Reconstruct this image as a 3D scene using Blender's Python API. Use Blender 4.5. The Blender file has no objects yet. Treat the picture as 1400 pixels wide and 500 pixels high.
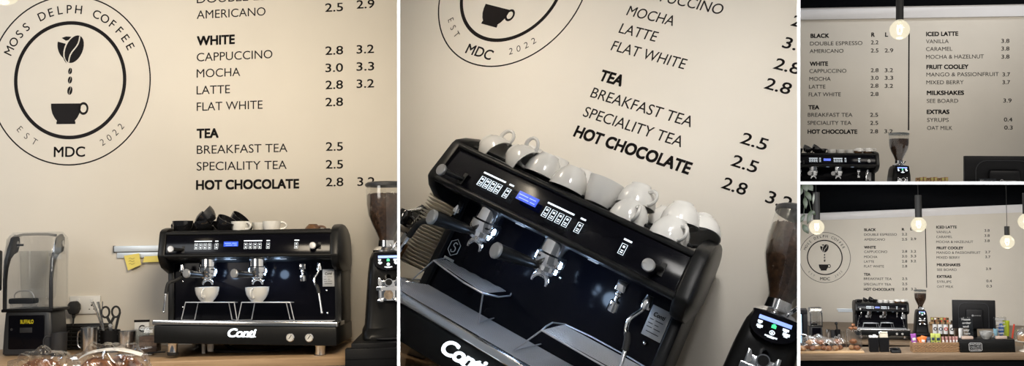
import bpy, bmesh, math, random
from mathutils import Matrix, Vector, Euler

# ------------------------------------------------------------------ camera, world, exposure
SC = bpy.context.scene
COL = SC.collection
F = 1250.0
cd = bpy.data.cameras.new('camera')
cam = bpy.data.objects.new('camera', cd)
COL.objects.link(cam)
cam.rotation_euler = (math.pi / 2, 0, 0)
cd.sensor_fit = 'HORIZONTAL'
cd.sensor_width = 36.0
cd.lens = F * 36.0 / 1400.0
cd.clip_start = 0.05
cd.clip_end = 60
SC.camera = cam
SC.view_settings.view_transform = 'Standard'
SC.view_settings.look = 'None'
SC.view_settings.exposure = 0.0
SC.view_settings.gamma = 1.0
SC.view_settings.use_curve_mapping = False
wd = bpy.data.worlds.new('world')
SC.world = wd
wd.use_nodes = True
wd.node_tree.nodes['Background'].inputs[0].default_value = (0.9, 0.95, 1.0, 1)
wd.node_tree.nodes['Background'].inputs[1].default_value = 0.10


def rodr(r):
    v = Vector(r)
    a = v.length
    return Matrix.Rotation(a, 3, v / a)


CW = Matrix(((1, 0, 0), (0, 0, 1), (0, -1, 0)))      # camera axes (right, down, forward) to world
LC = Matrix(((1, 0, 0), (0, 0, -1), (0, 1, 0)))      # booth axes (right, back, up) to camera axes


def booth_matrix(p):
    R = CW @ rodr(p[:3]) @ LC
    return Matrix.Translation(CW @ Vector(p[3:])) @ R.to_4x4()


# each of the four booths is a real size set of the cafe wall, standing at its own distance and angle
BOOTH = {1: booth_matrix((-0.0662, -0.0697, -0.0162, -1.5092, 0.7727, 4.3908)),
         2: booth_matrix((-0.2373, 0.5532, 0.3977, -0.1375, 0.5553, 2.89)),
         3: booth_matrix((-0.0213, 0.1498, 0.0119, 3.1908, 0.1953, 9.862)),
         4: booth_matrix((-0.0166, 0.2502, -0.0152, 6.1088, 2.5887, 15.8951))}
BNAME = {1: 'left', 2: 'middle', 3: 'upper_right', 4: 'lower_right'}
BO = {}                      # object name -> booth


def area(b, loc, aim, sx, sy, power, color, spread=math.pi):
    l = bpy.data.lights.new('area_light', 'AREA')
    l.shape = 'RECTANGLE'
    l.size = sx
    l.size_y = sy
    l.energy = power
    l.color = color
    l.spread = spread
    o = bpy.data.objects.new('area_light', l)
    COL.objects.link(o)
    d = (Vector(aim) - Vector(loc)).normalized()
    q = d.to_track_quat('-Z', 'Y').to_matrix().to_4x4()
    o.matrix_world = BOOTH[b] @ Matrix.Translation(loc) @ q
    return o


def point(b, loc, power, color, r=0.03):
    l = bpy.data.lights.new('point_light', 'POINT')
    l.energy = power
    l.color = color
    l.shadow_soft_size = r
    o = bpy.data.objects.new('point_light', l)
    COL.objects.link(o)
    o.matrix_world = BOOTH[b] @ Matrix.Translation(loc)
    return o


def spot(loc, aim, power, angle, color=(1, 1, 1), blend=0.3, r=0.02):
    l = bpy.data.lights.new('spot_light', 'SPOT')
    l.energy = power
    l.spot_size = angle
    l.spot_blend = blend
    l.color = color
    l.shadow_soft_size = r
    o = bpy.data.objects.new('spot_light', l)
    COL.objects.link(o)
    d = (Vector(aim) - Vector(loc)).normalized()
    o.matrix_world = Matrix.Translation(loc) @ d.to_track_quat('-Z', 'Y').to_matrix().to_4x4()
    return o


PI = math.pi
WARM = (1.0, 0.86, 0.66)
SOFT = (1.0, 0.93, 0.84)
COOL = (0.93, 0.96, 1.0)
def added_area(loc, aim, sx, sy, power, color):
    """added area light, given in world axes, no ceiling fitting"""
    o = area(1, (0, 0, 1), (0, 0, 0), sx, sy, power, color)
    d = (Vector(aim) - Vector(loc)).normalized()
    o.matrix_world = Matrix.Translation(loc) @ d.to_track_quat('-Z', 'Y').to_matrix().to_4x4()
    return o


# booth 1: added area lights out in front of the wall, no fittings
area(1, (0.85, -2.2, 1.35), (0.85, 0, 0.5), 0.6, 0.4, 39, WARM)
area(1, (-1.2, -2.1, 1.5), (-0.75, 0, 0.9), 1.0, 0.7, 18, COOL)
area(1, (-0.8, -2.6, 0.8), (-0.3, 0, 0.3), 1.0, 0.6, 10, SOFT)
# booth 2: two added area lights above the view, stronger on the right
added_area((0.40, 1.5, 0.70), (1.15, 2.9, 0.15), 0.2, 0.3, 7.0, (1.0, 0.97, 0.93)).data.spread = 1.9
added_area((-0.14, 1.75, 0.9), (-0.48, 3.5, 0.62), 0.2, 0.2, 1.3, (1.0, 0.97, 0.94)).data.spread = 1.1
# booth 3
area(3, (1.8, -4.6, 2.6), (1.6, 0, 0.8), 3.0, 0.8, 80, SOFT)
area(3, (1.2, -1.2, 3.0), (1.2, 0, 2.0), 3.0, 0.4, 14, COOL)
# booth 4
area(4, (0.8, -6.4, 2.1), (0.8, 0, 1.0), 4.2, 0.7, 90, SOFT)
area(4, (-0.4, -4.6, 2.0), (-0.5, 0, 0.9), 2.0, 0.6, 60, COOL)


# ------------------------------------------------------------------ materials
def mat(name, col, rough=0.5, metal=0.0, var=0.0, scale=8.0, bump=0.0, emit=None, es=0.0, coat=0.0, spec=None,
        stretch=None):
    m = bpy.data.materials.new(name)
    m.use_nodes = True
    nt = m.node_tree
    b = nt.nodes['Principled BSDF']
    b.inputs['Base Color'].default_value = (*col, 1)
    b.inputs['Roughness'].default_value = rough
    b.inputs['Metallic'].default_value = metal
    if coat:
        b.inputs['Coat Weight'].default_value = coat
        b.inputs['Coat Roughness'].default_value = 0.08
    if spec is not None:
        b.inputs['Specular IOR Level'].default_value = spec
    tc = nt.nodes.new('ShaderNodeTexCoord')
    nz = nt.nodes.new('ShaderNodeTexNoise')
    nz.inputs['Scale'].default_value = scale
    nz.inputs['Detail'].default_value = 4
    src = tc.outputs['Object']
    if stretch:
        mp = nt.nodes.new('ShaderNodeMapping')
        mp.inputs['Scale'].default_value = stretch
        nt.links.new(src, mp.inputs[0])
        src = mp.outputs[0]
    nt.links.new(src, nz.inputs['Vector'])
    if var > 0:
        cr = nt.nodes.new('ShaderNodeValToRGB')
        cr.color_ramp.elements[0].position = 0.3
        cr.color_ramp.elements[1].position = 0.7
        cr.color_ramp.elements[0].color = (*[c * (1 - var) for c in col], 1)
        cr.color_ramp.elements[1].color = (*[min(1, c * (1 + var)) for c in col], 1)
        nt.links.new(nz.outputs['Fac'], cr.inputs[0])
        nt.links.new(cr.outputs[0], b.inputs['Base Color'])
    if bump > 0:
        bp = nt.nodes.new('ShaderNodeBump')
        bp.inputs['Strength'].default_value = bump
        bp.inputs['Distance'].default_value = 0.002
        nt.links.new(nz.outputs['Fac'], bp.inputs['Height'])
        nt.links.new(bp.outputs[0], b.inputs['Normal'])
    if emit:
        b.inputs['Emission Color'].default_value = (*emit, 1)
        b.inputs['Emission Strength'].default_value = es
    return m


def clear_mat(name, tint=(1, 1, 1), refl=0.08, rough=0.05, edge=0.35):
    """thin clear plastic or glass shell: mostly see through, shiny at grazing angles"""
    m = bpy.data.materials.new(name)
    m.use_nodes = True
    nt = m.node_tree
    nt.nodes.clear()
    out = nt.nodes.new('ShaderNodeOutputMaterial')
    tr = nt.nodes.new('ShaderNodeBsdfTransparent')
    tr.inputs[0].default_value = (*tint, 1)
    gl = nt.nodes.new('ShaderNodeBsdfGlossy')
    gl.inputs['Roughness'].default_value = rough
    gl.inputs[0].default_value = (0.9, 0.93, 0.95, 1)
    lw = nt.nodes.new('ShaderNodeLayerWeight')
    lw.inputs[0].default_value = 0.35
    mr = nt.nodes.new('ShaderNodeMapRange')
    mr.inputs[3].default_value = refl
    mr.inputs[4].default_value = edge
    nt.links.new(lw.outputs['Facing'], mr.inputs[0])
    mx = nt.nodes.new('ShaderNodeMixShader')
    nt.links.new(mr.outputs[0], mx.inputs[0])
    nt.links.new(tr.outputs[0], mx.inputs[1])
    nt.links.new(gl.outputs[0], mx.inputs[2])
    nt.links.new(mx.outputs[0], out.inputs[0])
    return m


def wood_mat(name, c1, c2, rough=0.45):
    m = bpy.data.materials.new(name)
    m.use_nodes = True
    nt = m.node_tree
    b = nt.nodes['Principled BSDF']
    tc = nt.nodes.new('ShaderNodeTexCoord')
    mp = nt.nodes.new('ShaderNodeMapping')
    mp.inputs['Scale'].default_value = (1.5, 30, 30)
    nz = nt.nodes.new('ShaderNodeTexNoise')
    nz.inputs['Scale'].default_value = 2.0
    nz.inputs['Detail'].default_value = 6
    cr = nt.nodes.new('ShaderNodeValToRGB')
    cr.color_ramp.elements[0].position = 0.3
    cr.color_ramp.elements[1].position = 0.72
    cr.color_ramp.elements[0].color = (*c1, 1)
    cr.color_ramp.elements[1].color = (*c2, 1)
    nt.links.new(tc.outputs['Object'], mp.inputs[0])
    nt.links.new(mp.outputs[0], nz.inputs['Vector'])
    nt.links.new(nz.outputs['Fac'], cr.inputs[0])
    nt.links.new(cr.outputs[0], b.inputs['Base Color'])
    b.inputs['Roughness'].default_value = rough
    return m


M = {
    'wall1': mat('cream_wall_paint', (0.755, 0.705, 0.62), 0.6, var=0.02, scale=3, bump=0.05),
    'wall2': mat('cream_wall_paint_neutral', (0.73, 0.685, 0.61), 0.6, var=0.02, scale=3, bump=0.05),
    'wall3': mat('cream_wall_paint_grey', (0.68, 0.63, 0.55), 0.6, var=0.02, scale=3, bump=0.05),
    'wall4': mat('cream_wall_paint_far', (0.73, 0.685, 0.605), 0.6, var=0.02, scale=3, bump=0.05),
    'part': mat('white_partition_paint', (0.95, 0.95, 0.95), 0.7, var=0.01),
    'ink': mat('black_vinyl_lettering', (0.010, 0.008, 0.008), 0.6, var=0.1, spec=0.15),
    'trimw': mat('pale_grey_trim_board', (0.80, 0.79, 0.80), 0.5, var=0.02),
    'blackwall': mat('black_ceiling_paint', (0.0015, 0.002, 0.003), 0.7, var=0.1, spec=0.06),
    'gloss': mat('gloss_black_panel', (0.003, 0.003, 0.005), 0.14, var=0.05, spec=0.12),
    'satin': mat('satin_black_metal', (0.009, 0.009, 0.009), 0.36, var=0.1, scale=40, spec=0.18),
    'matte': mat('matte_black_plastic', (0.006, 0.006, 0.007), 0.5, var=0.1, scale=60, bump=0.1, spec=0.2),
    'rubber': mat('black_rubber', (0.01, 0.01, 0.01), 0.7, var=0.1),
    'grey': mat('dark_grey_plastic', (0.020, 0.021, 0.024), 0.45, var=0.05),
    'chrome': mat('polished_chrome', (0.82, 0.83, 0.85), 0.10, 1.0, var=0.02),
    'steel': mat('brushed_steel', (0.66, 0.66, 0.66), 0.2, 1.0, var=0.06, scale=30, stretch=(1, 40, 40)),
    'wire': mat('steel_wire', (0.62, 0.63, 0.66), 0.42, 0.8, var=0.03),
    'knob': mat('aluminium_knob_cap', (0.42, 0.42, 0.42), 0.35, 0.6, var=0.05),
    'ceramic': mat('white_glazed_ceramic', (0.66, 0.645, 0.61), 0.12, var=0.02, coat=0.5),
    'blackcer': mat('black_glazed_ceramic', (0.008, 0.008, 0.009), 0.1, var=0.05, coat=0.6),
    'brown': mat('brown_glazed_ceramic', (0.11, 0.055, 0.025), 0.3, var=0.2, scale=30),
    'led': mat('lit_white_marking', (0.8, 0.85, 0.9), 0.4, emit=(0.78, 0.9, 1.0), es=0.85),
    'leddim': mat('dim_lit_marking', (0.4, 0.45, 0.5), 0.4, emit=(0.6, 0.75, 1.0), es=0.35),
    'lcd': mat('blue_display', (0.01, 0.03, 0.3), 0.3, emit=(0.02, 0.10, 0.85), es=0.9),
    'lcdtext': mat('pale_blue_display_text', (0.3, 0.4, 0.9), 0.3, emit=(0.25, 0.4, 1.0), es=0.9),
    'green': mat('green_lit_symbol', (0.05, 0.6, 0.2), 0.4, emit=(0.05, 0.8, 0.3), es=1.0),
    'logo_lit': mat('backlit_white_letters', (0.9, 0.95, 1), 0.4, emit=(0.85, 0.95, 1.0), es=1.3),
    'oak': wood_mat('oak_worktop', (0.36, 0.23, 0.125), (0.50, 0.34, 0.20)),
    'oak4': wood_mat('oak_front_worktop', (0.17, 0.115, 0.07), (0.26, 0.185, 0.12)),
    'board': wood_mat('pale_wooden_board', (0.46, 0.30, 0.16), (0.60, 0.42, 0.24)),
    'beans': mat('roasted_coffee_beans', (0.045, 0.024, 0.014), 0.35, var=0.7, scale=70, bump=1.0),
    'bean': mat('coffee_bean_skin', (0.055, 0.028, 0.016), 0.3, var=0.3, scale=40),
    'hopper': clear_mat('clear_hopper_plastic', (0.93, 0.92, 0.9), 0.07, 0.06, 0.4),
    'clear': clear_mat('clear_plastic_shell', (0.95, 0.95, 0.95), 0.09, 0.08, 0.5),
    'bag': clear_mat('clear_cellophane', (0.97, 0.96, 0.95), 0.07, 0.12, 0.45),
    'glass': clear_mat('clear_glass', (0.96, 0.97, 0.97), 0.07, 0.03, 0.5),
    'smoke': clear_mat('smoked_plastic_lid', (0.45, 0.48, 0.5), 0.1, 0.1, 0.4),
    'socket': mat('white_socket_plastic', (0.74, 0.72, 0.68), 0.35, var=0.01),
    'rail': mat('pale_blue_white_aluminium', (0.62, 0.68, 0.74), 0.35, 0.2, var=0.03),
    'yellow': mat('yellow_paper', (0.80, 0.66, 0.16), 0.8, var=0.05),
    'badge': mat('yellow_badge', (0.85, 0.75, 0.03), 0.5, var=0.02),
    'plate': mat('aluminium_data_plate', (0.5, 0.5, 0.5), 0.4, 0.5, var=0.05),
    'gauge': mat('gauge_dial', (0.62, 0.6, 0.56), 0.4, var=0.05),
    'crust': mat('baked_pastry_crust', (0.20, 0.075, 0.025), 0.45, var=0.55, scale=35, bump=0.6),
    'crumb': mat('pale_pastry', (0.33, 0.175, 0.075), 0.6, var=0.35, scale=30, bump=0.5),
    'wicker': mat('woven_wicker', (0.30, 0.18, 0.09), 0.7, var=0.45, scale=60, bump=1.0, stretch=(1, 1, 4)),
    'paper': mat('white_paper', (0.75, 0.74, 0.72), 0.8, var=0.02),
    'lilac': mat('lilac_card', (0.55, 0.50, 0.68), 0.7, var=0.03),
    'cocoa': mat('cocoa_powder', (0.10, 0.062, 0.045), 0.9, var=0.2, scale=80),
    'blush': mat('blush_block', (0.46, 0.35, 0.29), 0.7, var=0.05),
    'napkin': mat('cream_napkin', (0.55, 0.50, 0.40), 0.8, var=0.05),
    'kraft': mat('brown_card', (0.34, 0.21, 0.10), 0.8, var=0.15),
    'orange': mat('orange_wrapper', (0.75, 0.18, 0.03), 0.4, var=0.2, scale=40),
    'purple': mat('purple_wrapper', (0.30, 0.08, 0.35), 0.4, var=0.4, scale=40),
    'lime': mat('lime_wrapper', (0.45, 0.50, 0.12), 0.4, var=0.2, scale=40),
    'pink': mat('pink_brown_wrapper', (0.35, 0.17, 0.15), 0.4, var=0.5, scale=60),
    'navy': mat('navy_wrapper', (0.03, 0.05, 0.09), 0.4, var=0.4, scale=40),
    'bottle': mat('dark_syrup_bottle', (0.035, 0.022, 0.012), 0.15, var=0.3),
    'bgreen': mat('green_tumbler', (0.42, 0.50, 0.02), 0.4, var=0.05),
    'bblue': mat('blue_bag', (0.03, 0.12, 0.45), 0.5, var=0.1),
    'bsky': mat('pale_blue_tumbler', (0.30, 0.55, 0.68), 0.4, var=0.05),
    'red': mat('red_tag', (0.6, 0.06, 0.03), 0.5, var=0.1),
    'marble': mat('grey_marbled_ceramic', (0.34, 0.34, 0.33), 0.3, var=0.45, scale=14),
    'leaf': mat('green_leaf', (0.016, 0.030, 0.010), 0.45, var=0.4, scale=20),
    'leafpale': mat('pale_leaf', (0.22, 0.24, 0.21), 0.5, var=0.2),
    'filament': mat('glowing_filament', (1, 0.9, 0.7), 0.5, emit=(1.0, 0.86, 0.58), es=14),
    'coollight': mat('lit_cabinet_strip', (0.5, 0.7, 0.9), 0.5, emit=(0.3, 0.55, 0.9), es=0.7),
    'tubew': mat('white_marking', (0.62, 0.62, 0.62), 0.5, var=0.02),
    'tubeg': mat('grey_marking', (0.30, 0.30, 0.30), 0.5, var=0.02),
    'cork': mat('grey_hexagon_sticker', (0.6, 0.6, 0.58), 0.5, var=0.02),
    'porta': mat('warm_metal_interior', (0.55, 0.42, 0.30), 0.25, 1.0, var=0.3, scale=60),
    'saucer': mat('white_stacked_plate', (0.74, 0.70, 0.62), 0.4, var=0.02),
}


def globe_mat(name, strength):
    m = bpy.data.materials.new(name)
    m.use_nodes = True
    nt = m.node_tree
    nt.nodes.clear()
    out = nt.nodes.new('ShaderNodeOutputMaterial')
    tr = nt.nodes.new('ShaderNodeBsdfTransparent')
    gl = nt.nodes.new('ShaderNodeBsdfGlossy')
    gl.inputs['Roughness'].default_value = 0.08
    em = nt.nodes.new('ShaderNodeEmission')
    em.inputs[0].default_value = (1.0, 0.90, 0.66, 1)
    em.inputs[1].default_value = strength
    a1 = nt.nodes.new('ShaderNodeMixShader')
    a1.inputs[0].default_value = 0.14
    a2 = nt.nodes.new('ShaderNodeMixShader')
    a2.inputs[0].default_value = 0.58
    nt.links.new(tr.outputs[0], a1.inputs[1])
    nt.links.new(gl.outputs[0], a1.inputs[2])
    nt.links.new(a1.outputs[0], a2.inputs[1])
    nt.links.new(em.outputs[0], a2.inputs[2])
    nt.links.new(a2.outputs[0], out.inputs[0])
    return m


M['globe'] = globe_mat('glowing_bulb_glass', 1.05)


# ------------------------------------------------------------------ geometry helpers
class G:
    """collects shapes into one mesh (coordinates in metres, z up, y away from the viewer)"""

    def __init__(s):
        s.bm = bmesh.new()

    def _new(s, vs, faces):
        b = [s.bm.verts.new(v) for v in vs]
        for f in faces:
            try:
                s.bm.faces.new([b[i] for i in f])
            except ValueError:
                pass
        return b

    def box(s, x0, x1, y0, y1, z0, z1, bev=0.0, rot=None, seg=2):
        t = bmesh.new()
        bmesh.ops.create_cube(t, size=1)
        c = Vector(((x0 + x1) / 2, (y0 + y1) / 2, (z0 + z1) / 2))
        for v in t.verts:
            v.co = Vector((v.co.x * (x1 - x0), v.co.y * (y1 - y0), v.co.z * (z1 - z0)))
        if bev:
            bmesh.ops.bevel(t, geom=t.edges[:], offset=bev, segments=seg, affect='EDGES', profile=0.5)
        if rot:
            R = Euler(rot).to_matrix()
            for v in t.verts:
                v.co = R @ v.co
        for v in t.verts:
            v.co += c
        s.join(t)
        return s

    def join(s, t):
        mp = {}
        for v in t.verts:
            mp[v] = s.bm.verts.new(v.co)
        for f in t.faces:
            try:
                s.bm.faces.new([mp[v] for v in f.verts])
            except ValueError:
                pass
        t.free()

    def prism(s, poly, a0, a1, axis='x', bev=0.0):
        """polygon in the other two axes extruded along axis"""
        def P(u, v, a):
            return {'x': (a, u, v), 'y': (u, a, v), 'z': (u, v, a)}[axis]
        t = bmesh.new()
        n = len(poly)
        A = [t.verts.new(P(u, v, a0)) for u, v in poly]
        B = [t.verts.new(P(u, v, a1)) for u, v in poly]
        t.faces.new(A)
        t.faces.new(B[::-1])
        for i in range(n):
            t.faces.new((A[i], B[i], B[(i + 1) % n], A[(i + 1) % n]))
        bmesh.ops.recalc_face_normals(t, faces=t.faces[:])
        if bev:
            es = [e for e in t.edges if len(e.link_faces) == 2 and e.calc_face_angle(0) > 0.7]
            bmesh.ops.bevel(t, geom=es, offset=bev, segments=2, affect='EDGES', profile=0.5)
        s.join(t)
        return s

    def loft(s, rings, cap=True):
        vs = [[s.bm.verts.new(p) for p in r] for r in rings]
        n = len(rings[0])
        for a, b in zip(vs[:-1], vs[1:]):
            for i in range(n):
                try:
                    s.bm.faces.new((a[i], a[(i + 1) % n], b[(i + 1) % n], b[i]))
                except ValueError:
                    pass
        if cap:
            for r in (vs[0][::-1], vs[-1]):
                try:
                    s.bm.faces.new(r)
                except ValueError:
                    pass
        return s

    def lathe(s, prof, c=(0, 0, 0), seg=32, axis=(0, 0, 1), cap=False, sx=1.0, sy=1.0):
        q = Vector((0, 0, 1)).rotation_difference(Vector(axis).normalized()).to_matrix()
        rings = []
        for r, z in prof:
            rings.append([Vector(c) + q @ Vector((r * sx * math.cos(2 * math.pi * i / seg),
                                                  r * sy * math.sin(2 * math.pi * i / seg), z)) for i in range(seg)])
        return s.loft(rings, cap)

    def cyl(s, p0, p1, r0, r1=None, seg=24):
        p0 = Vector(p0)
        d = Vector(p1) - p0
        r1 = r0 if r1 is None else r1
        return s.lathe([(r0, 0), (r1, d.length)], p0, seg, d, cap=True)

    def tube(s, pts, r, seg=10, closed=False, cap=True):
        pts = [Vector(p) for p in pts]
        n = len(pts)
        rings = []
        up = None
        for i, p in enumerate(pts):
            a = pts[(i - 1) % n] if (closed or i > 0) else p
            b = pts[(i + 1) % n] if (closed or i < n - 1) else p
            d = (b - a).normalized()
            if up is None:
                up = Vector((0, 0, 1)) if abs(d.z) < 0.9 else Vector((1, 0, 0))
            u = (up - d * up.dot(d)).normalized()
            up = u
            w = d.cross(u)
            rr = r[i] if isinstance(r, (list, tuple)) else r
            rings.append([p + (u * math.cos(2 * math.pi * k / seg) + w * math.sin(2 * math.pi * k / seg)) * rr
                          for k in range(seg)])
        if closed:
            rings.append(rings[0])
            return s.loft(rings, False)
        return s.loft(rings, cap)

    def ball(s, c, r, seg=20, sc=(1, 1, 1)):
        t = bmesh.new()
        bmesh.ops.create_uvsphere(t, u_segments=seg, v_segments=max(6, seg // 2), radius=1)
        for v in t.verts:
            v.co = Vector((c[0] + v.co.x * r * sc[0], c[1] + v.co.y * r * sc[1], c[2] + v.co.z * r * sc[2]))
        s.join(t)
        return s

    def disc(s, c, r, axis, th=0.002, seg=32):
        a = Vector(axis).normalized()
        return s.cyl(Vector(c), Vector(c) + a * th, r, seg=seg)

    def quad(s, a, b, c, d):
        s._new([a, b, c, d], [(0, 1, 2, 3)])
        return s


def smooth_path(pts, n=6):
    """Catmull-Rom through the points"""
    P = [Vector(p) for p in pts]
    P = [P[0]] + P + [P[-1]]
    out = []
    for i in range(1, len(P) - 2):
        for k in range(n):
            t = k / n
            out.append(0.5 * ((2 * P[i]) + (-P[i - 1] + P[i + 1]) * t + (2 * P[i - 1] - 5 * P[i] + 4 * P[i + 1] - P[i + 2]) * t * t
                              + (-P[i - 1] + 3 * P[i] - 3 * P[i + 1] + P[i + 2]) * t ** 3))
    out.append(P[-2])
    return out


def finish(bm, name, m, smooth=True, warp=None):
    bmesh.ops.recalc_face_normals(bm, faces=bm.faces[:])
    if warp:
        for v in bm.verts:
            v.co = warp(v.co)
    me = bpy.data.meshes.new(name)
    bm.to_mesh(me)
    bm.free()
    me.materials.append(M[m] if isinstance(m, str) else m)
    if smooth:
        me.shade_smooth()
        me.set_sharp_from_angle(angle=math.radians(38))
    return me


def part(name, g, m, parent, label=None, warp=None, smooth=True, kind=None):
    me = finish(g.bm, name, m, smooth, warp)
    o = bpy.data.objects.new(name, me)
    COL.objects.link(o)
    o.parent = parent
    o.matrix_world = parent.matrix_world.copy()
    if label:
        o['label'] = label
    if kind:
        o['kind'] = kind
    BO[o.name] = BO[parent.name]
    return o


def place(b, loc, rot=(0, 0, 0)):
    return BOOTH[b] @ Matrix.Translation(loc) @ Euler(rot).to_matrix().to_4x4()


def thing(name, b, label, cat, loc=(0, 0, 0), rot=(0, 0, 0), group=None, mw=None):
    o = bpy.data.objects.new(name, None)
    o.empty_display_size = 0.05
    COL.objects.link(o)
    o.matrix_world = mw if mw is not None else place(b, loc, rot)
    o['label'] = label
    o['category'] = cat
    if group:
        o['group'] = group
    BO[o.name] = b
    return o


def single(name, b, g, m, label, cat, loc=(0, 0, 0), rot=(0, 0, 0), group=None, warp=None, kind=None, smooth=True):
    me = finish(g.bm, name, m, smooth, warp) if isinstance(g, G) else g
    o = bpy.data.objects.new(name, me)
    COL.objects.link(o)
    o.matrix_world = place(b, loc, rot)
    if label:
        o['label'] = label
        o['category'] = cat
    if group:
        o['group'] = group
    if kind:
        o['kind'] = kind
    BO[o.name] = b
    return o


def struct(name, b, g, m, label=None):
    return single(name, b, g, m, None, None, kind='structure')


def copy_tree(o, mw, label, group=None):
    r = o.copy()
    COL.objects.link(r)
    r.matrix_world = mw
    r['label'] = label
    if group:
        r['group'] = group
    BO[r.name] = BO[o.name]
    for ch in list(o.children):
        c = ch.copy()
        COL.objects.link(c)
        c.parent = r
        BO[c.name] = BO[o.name]
        for gch in list(ch.children):
            d = gch.copy()
            COL.objects.link(d)
            d.parent = c
            BO[d.name] = BO[o.name]
    return r


# lettering from the built-in font, turned into thin solid meshes
def glyph_bm(text, weight=0.0, shear=0.0, depth=0.0006, spacing=1.0):
    cu = bpy.data.curves.new('lettering', 'FONT')
    cu.body = text
    cu.size = 1.0
    bold = max(0.0, weight)
    cu.offset = min(0.0, weight)
    cu.extrude = 0.5
    cu.shear = shear
    cu.space_character = spacing
    cu.resolution_u = 4
    o = bpy.data.objects.new('lettering_source', cu)
    COL.objects.link(o)
    dg = bpy.context.evaluated_depsgraph_get()
    me = bpy.data.meshes.new_from_object(o.evaluated_get(dg), depsgraph=dg)
    bpy.data.objects.remove(o)
    bpy.data.curves.remove(cu)
    bm = bmesh.new()
    if bold > 0:
        for dx, dy in ((-1, -1), (1, -1), (1, 1), (-1, 1), (0, 0)):
            k = len(bm.verts)
            bm.from_mesh(me)
            bm.verts.ensure_lookup_table()
            for v in bm.verts[k:]:
                v.co.x += dx * bold
                v.co.y += dy * bold
    else:
        bm.from_mesh(me)
    bpy.data.meshes.remove(me)
    xs = [v.co.x for v in bm.verts]
    x0, x1 = min(xs), max(xs)
    return bm, x0, x1


CAP = 0.70      # cap height of the font at size 1 (measured below)
_b, _a, _c = glyph_bm('H')
CAP = max(v.co.y for v in _b.verts)
_b.free()


def text_shape(g, text, x0, z, height, x1=None, weight=0.0, shear=0.0, slope=0.0, depth=0.0006, spacing=1.0):
    """writes text on the plane y=0 of g, left edge x0, baseline z, cap height in metres, optionally fitted to end at x1"""
    bm, a, b = glyph_bm(text, weight, shear, depth, spacing)
    s = height / CAP
    sx = s if x1 is None else (x1 - x0) / (b - a)
    for v in bm.verts:
        x = (v.co.x - a) * sx
        v.co = Vector((x0 + x, -depth if v.co.z > 0 else 0.0, z + v.co.y * s + slope * x))
    g.join(bm)
    return g


def rotated_text(g, ch, cx, cz, ang, height, weight=0.0, depth=0.0006, ex=1.0, ez=1.0):
    bm, a, b = glyph_bm(ch, weight)
    s = height / CAP
    for v in bm.verts:
        x = (v.co.x - (a + b) / 2) * s
        y = (v.co.y - CAP / 2) * s
        xx = x * math.cos(ang) - y * math.sin(ang)
        yy = x * math.sin(ang) + y * math.cos(ang)
        v.co = Vector(((cx + xx) * ex, -depth if v.co.z > 0 else 0.0, (cz + yy) * ez))
    g.join(bm)


# ------------------------------------------------------------------ partitions between the booths (setting)
HT = 0.0024 * 1.0           # half thickness of a partition sheet
YF = 1.5                    # where their front edges stand


def slab(name, k, y0, y1, z0, z1):
    n = Vector((1, -k, 0)).normalized()
    d = Vector((k, 1, 0)).normalized()
    g = G()
    P = []
    for y in (y0, y1):
        c = Vector((k * y, y, 0))
        for sgn in (-1, 1):
            for z in (z0 * y / y0, z1 * y / y0):
                P.append(c + n * HT * sgn + Vector((0, 0, z)))
    g._new(P, [(0, 1, 3, 2), (4, 6, 7, 5), (0, 2, 6, 4), (1, 5, 7, 3), (0, 4, 5, 1), (2, 3, 7, 6)])
    me = finish(g.bm, name, 'part', smooth=False)
    o = bpy.data.objects.new(name, me)
    COL.objects.link(o)
    o['kind'] = 'structure'
    return o


KA = -0.12400      # (545 - 700) / 1250
KB = 0.31360       # (1092 - 700) / 1250
slab('trim_1', KA, YF, 5.2, -0.8, 1.5)  # sheets rise above the view to stop light crossing between booths
slab('trim_2', KB, YF, 17.5, -0.6, 1.5)
g = G()
xa, xb = KB * YF, KB * 17.5
g._new([(xa, YF, -HT), (1.1, YF, -HT), (12.0, 17.5, -HT), (xb, 17.5, -HT), (xa, YF, HT), (1.1, YF, HT), (12.0, 17.5, HT), (xb, 17.5, HT)],
       [(0, 1, 2, 3), (7, 6, 5, 4), (0, 4, 5, 1), (1, 5, 6, 2), (2, 6, 7, 3), (3, 7, 4, 0)])
me = finish(g.bm, 'trim_3', 'part', smooth=False)
o = bpy.data.objects.new('trim_3', me)
COL.objects.link(o)
o['kind'] = 'structure'
# small added spotlights, only there to brighten the white front edges of the partitions
for k_, p_ in ((KA, 10), (KB, 10)):
    for sg in (-1, 1):
        spot((k_ * 1.3, 1.27, 0.44 * sg), (k_ * YF, YF, 0.0), p_, math.radians(75))
spot((0.90, 1.27, 0.0), (0.66, YF, 0.0), 5, math.radians(75))

# ------------------------------------------------------------------ walls, worktops, ceilings (setting)
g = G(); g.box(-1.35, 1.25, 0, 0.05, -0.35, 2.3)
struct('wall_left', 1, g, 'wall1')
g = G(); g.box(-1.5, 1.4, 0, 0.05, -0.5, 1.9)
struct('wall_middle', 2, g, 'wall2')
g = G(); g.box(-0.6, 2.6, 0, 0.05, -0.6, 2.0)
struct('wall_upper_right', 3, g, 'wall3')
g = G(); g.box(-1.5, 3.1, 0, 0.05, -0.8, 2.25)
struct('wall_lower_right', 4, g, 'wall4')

# booth 1 and 2: back worktop
single('worktop', 1, G().box(-1.3, 1.2, -0.645, 0, -0.04, -0.002, bev=0.004), 'oak', 'oak worktop under the espresso machine seen straight on in the left scene', 'worktop')
single('worktop', 2, G().box(-1.4, 1.3, -0.72, 0, -0.09, -0.05, bev=0.004), 'oak', 'oak worktop below the tilted espresso machine in the middle scene', 'worktop')
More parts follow.
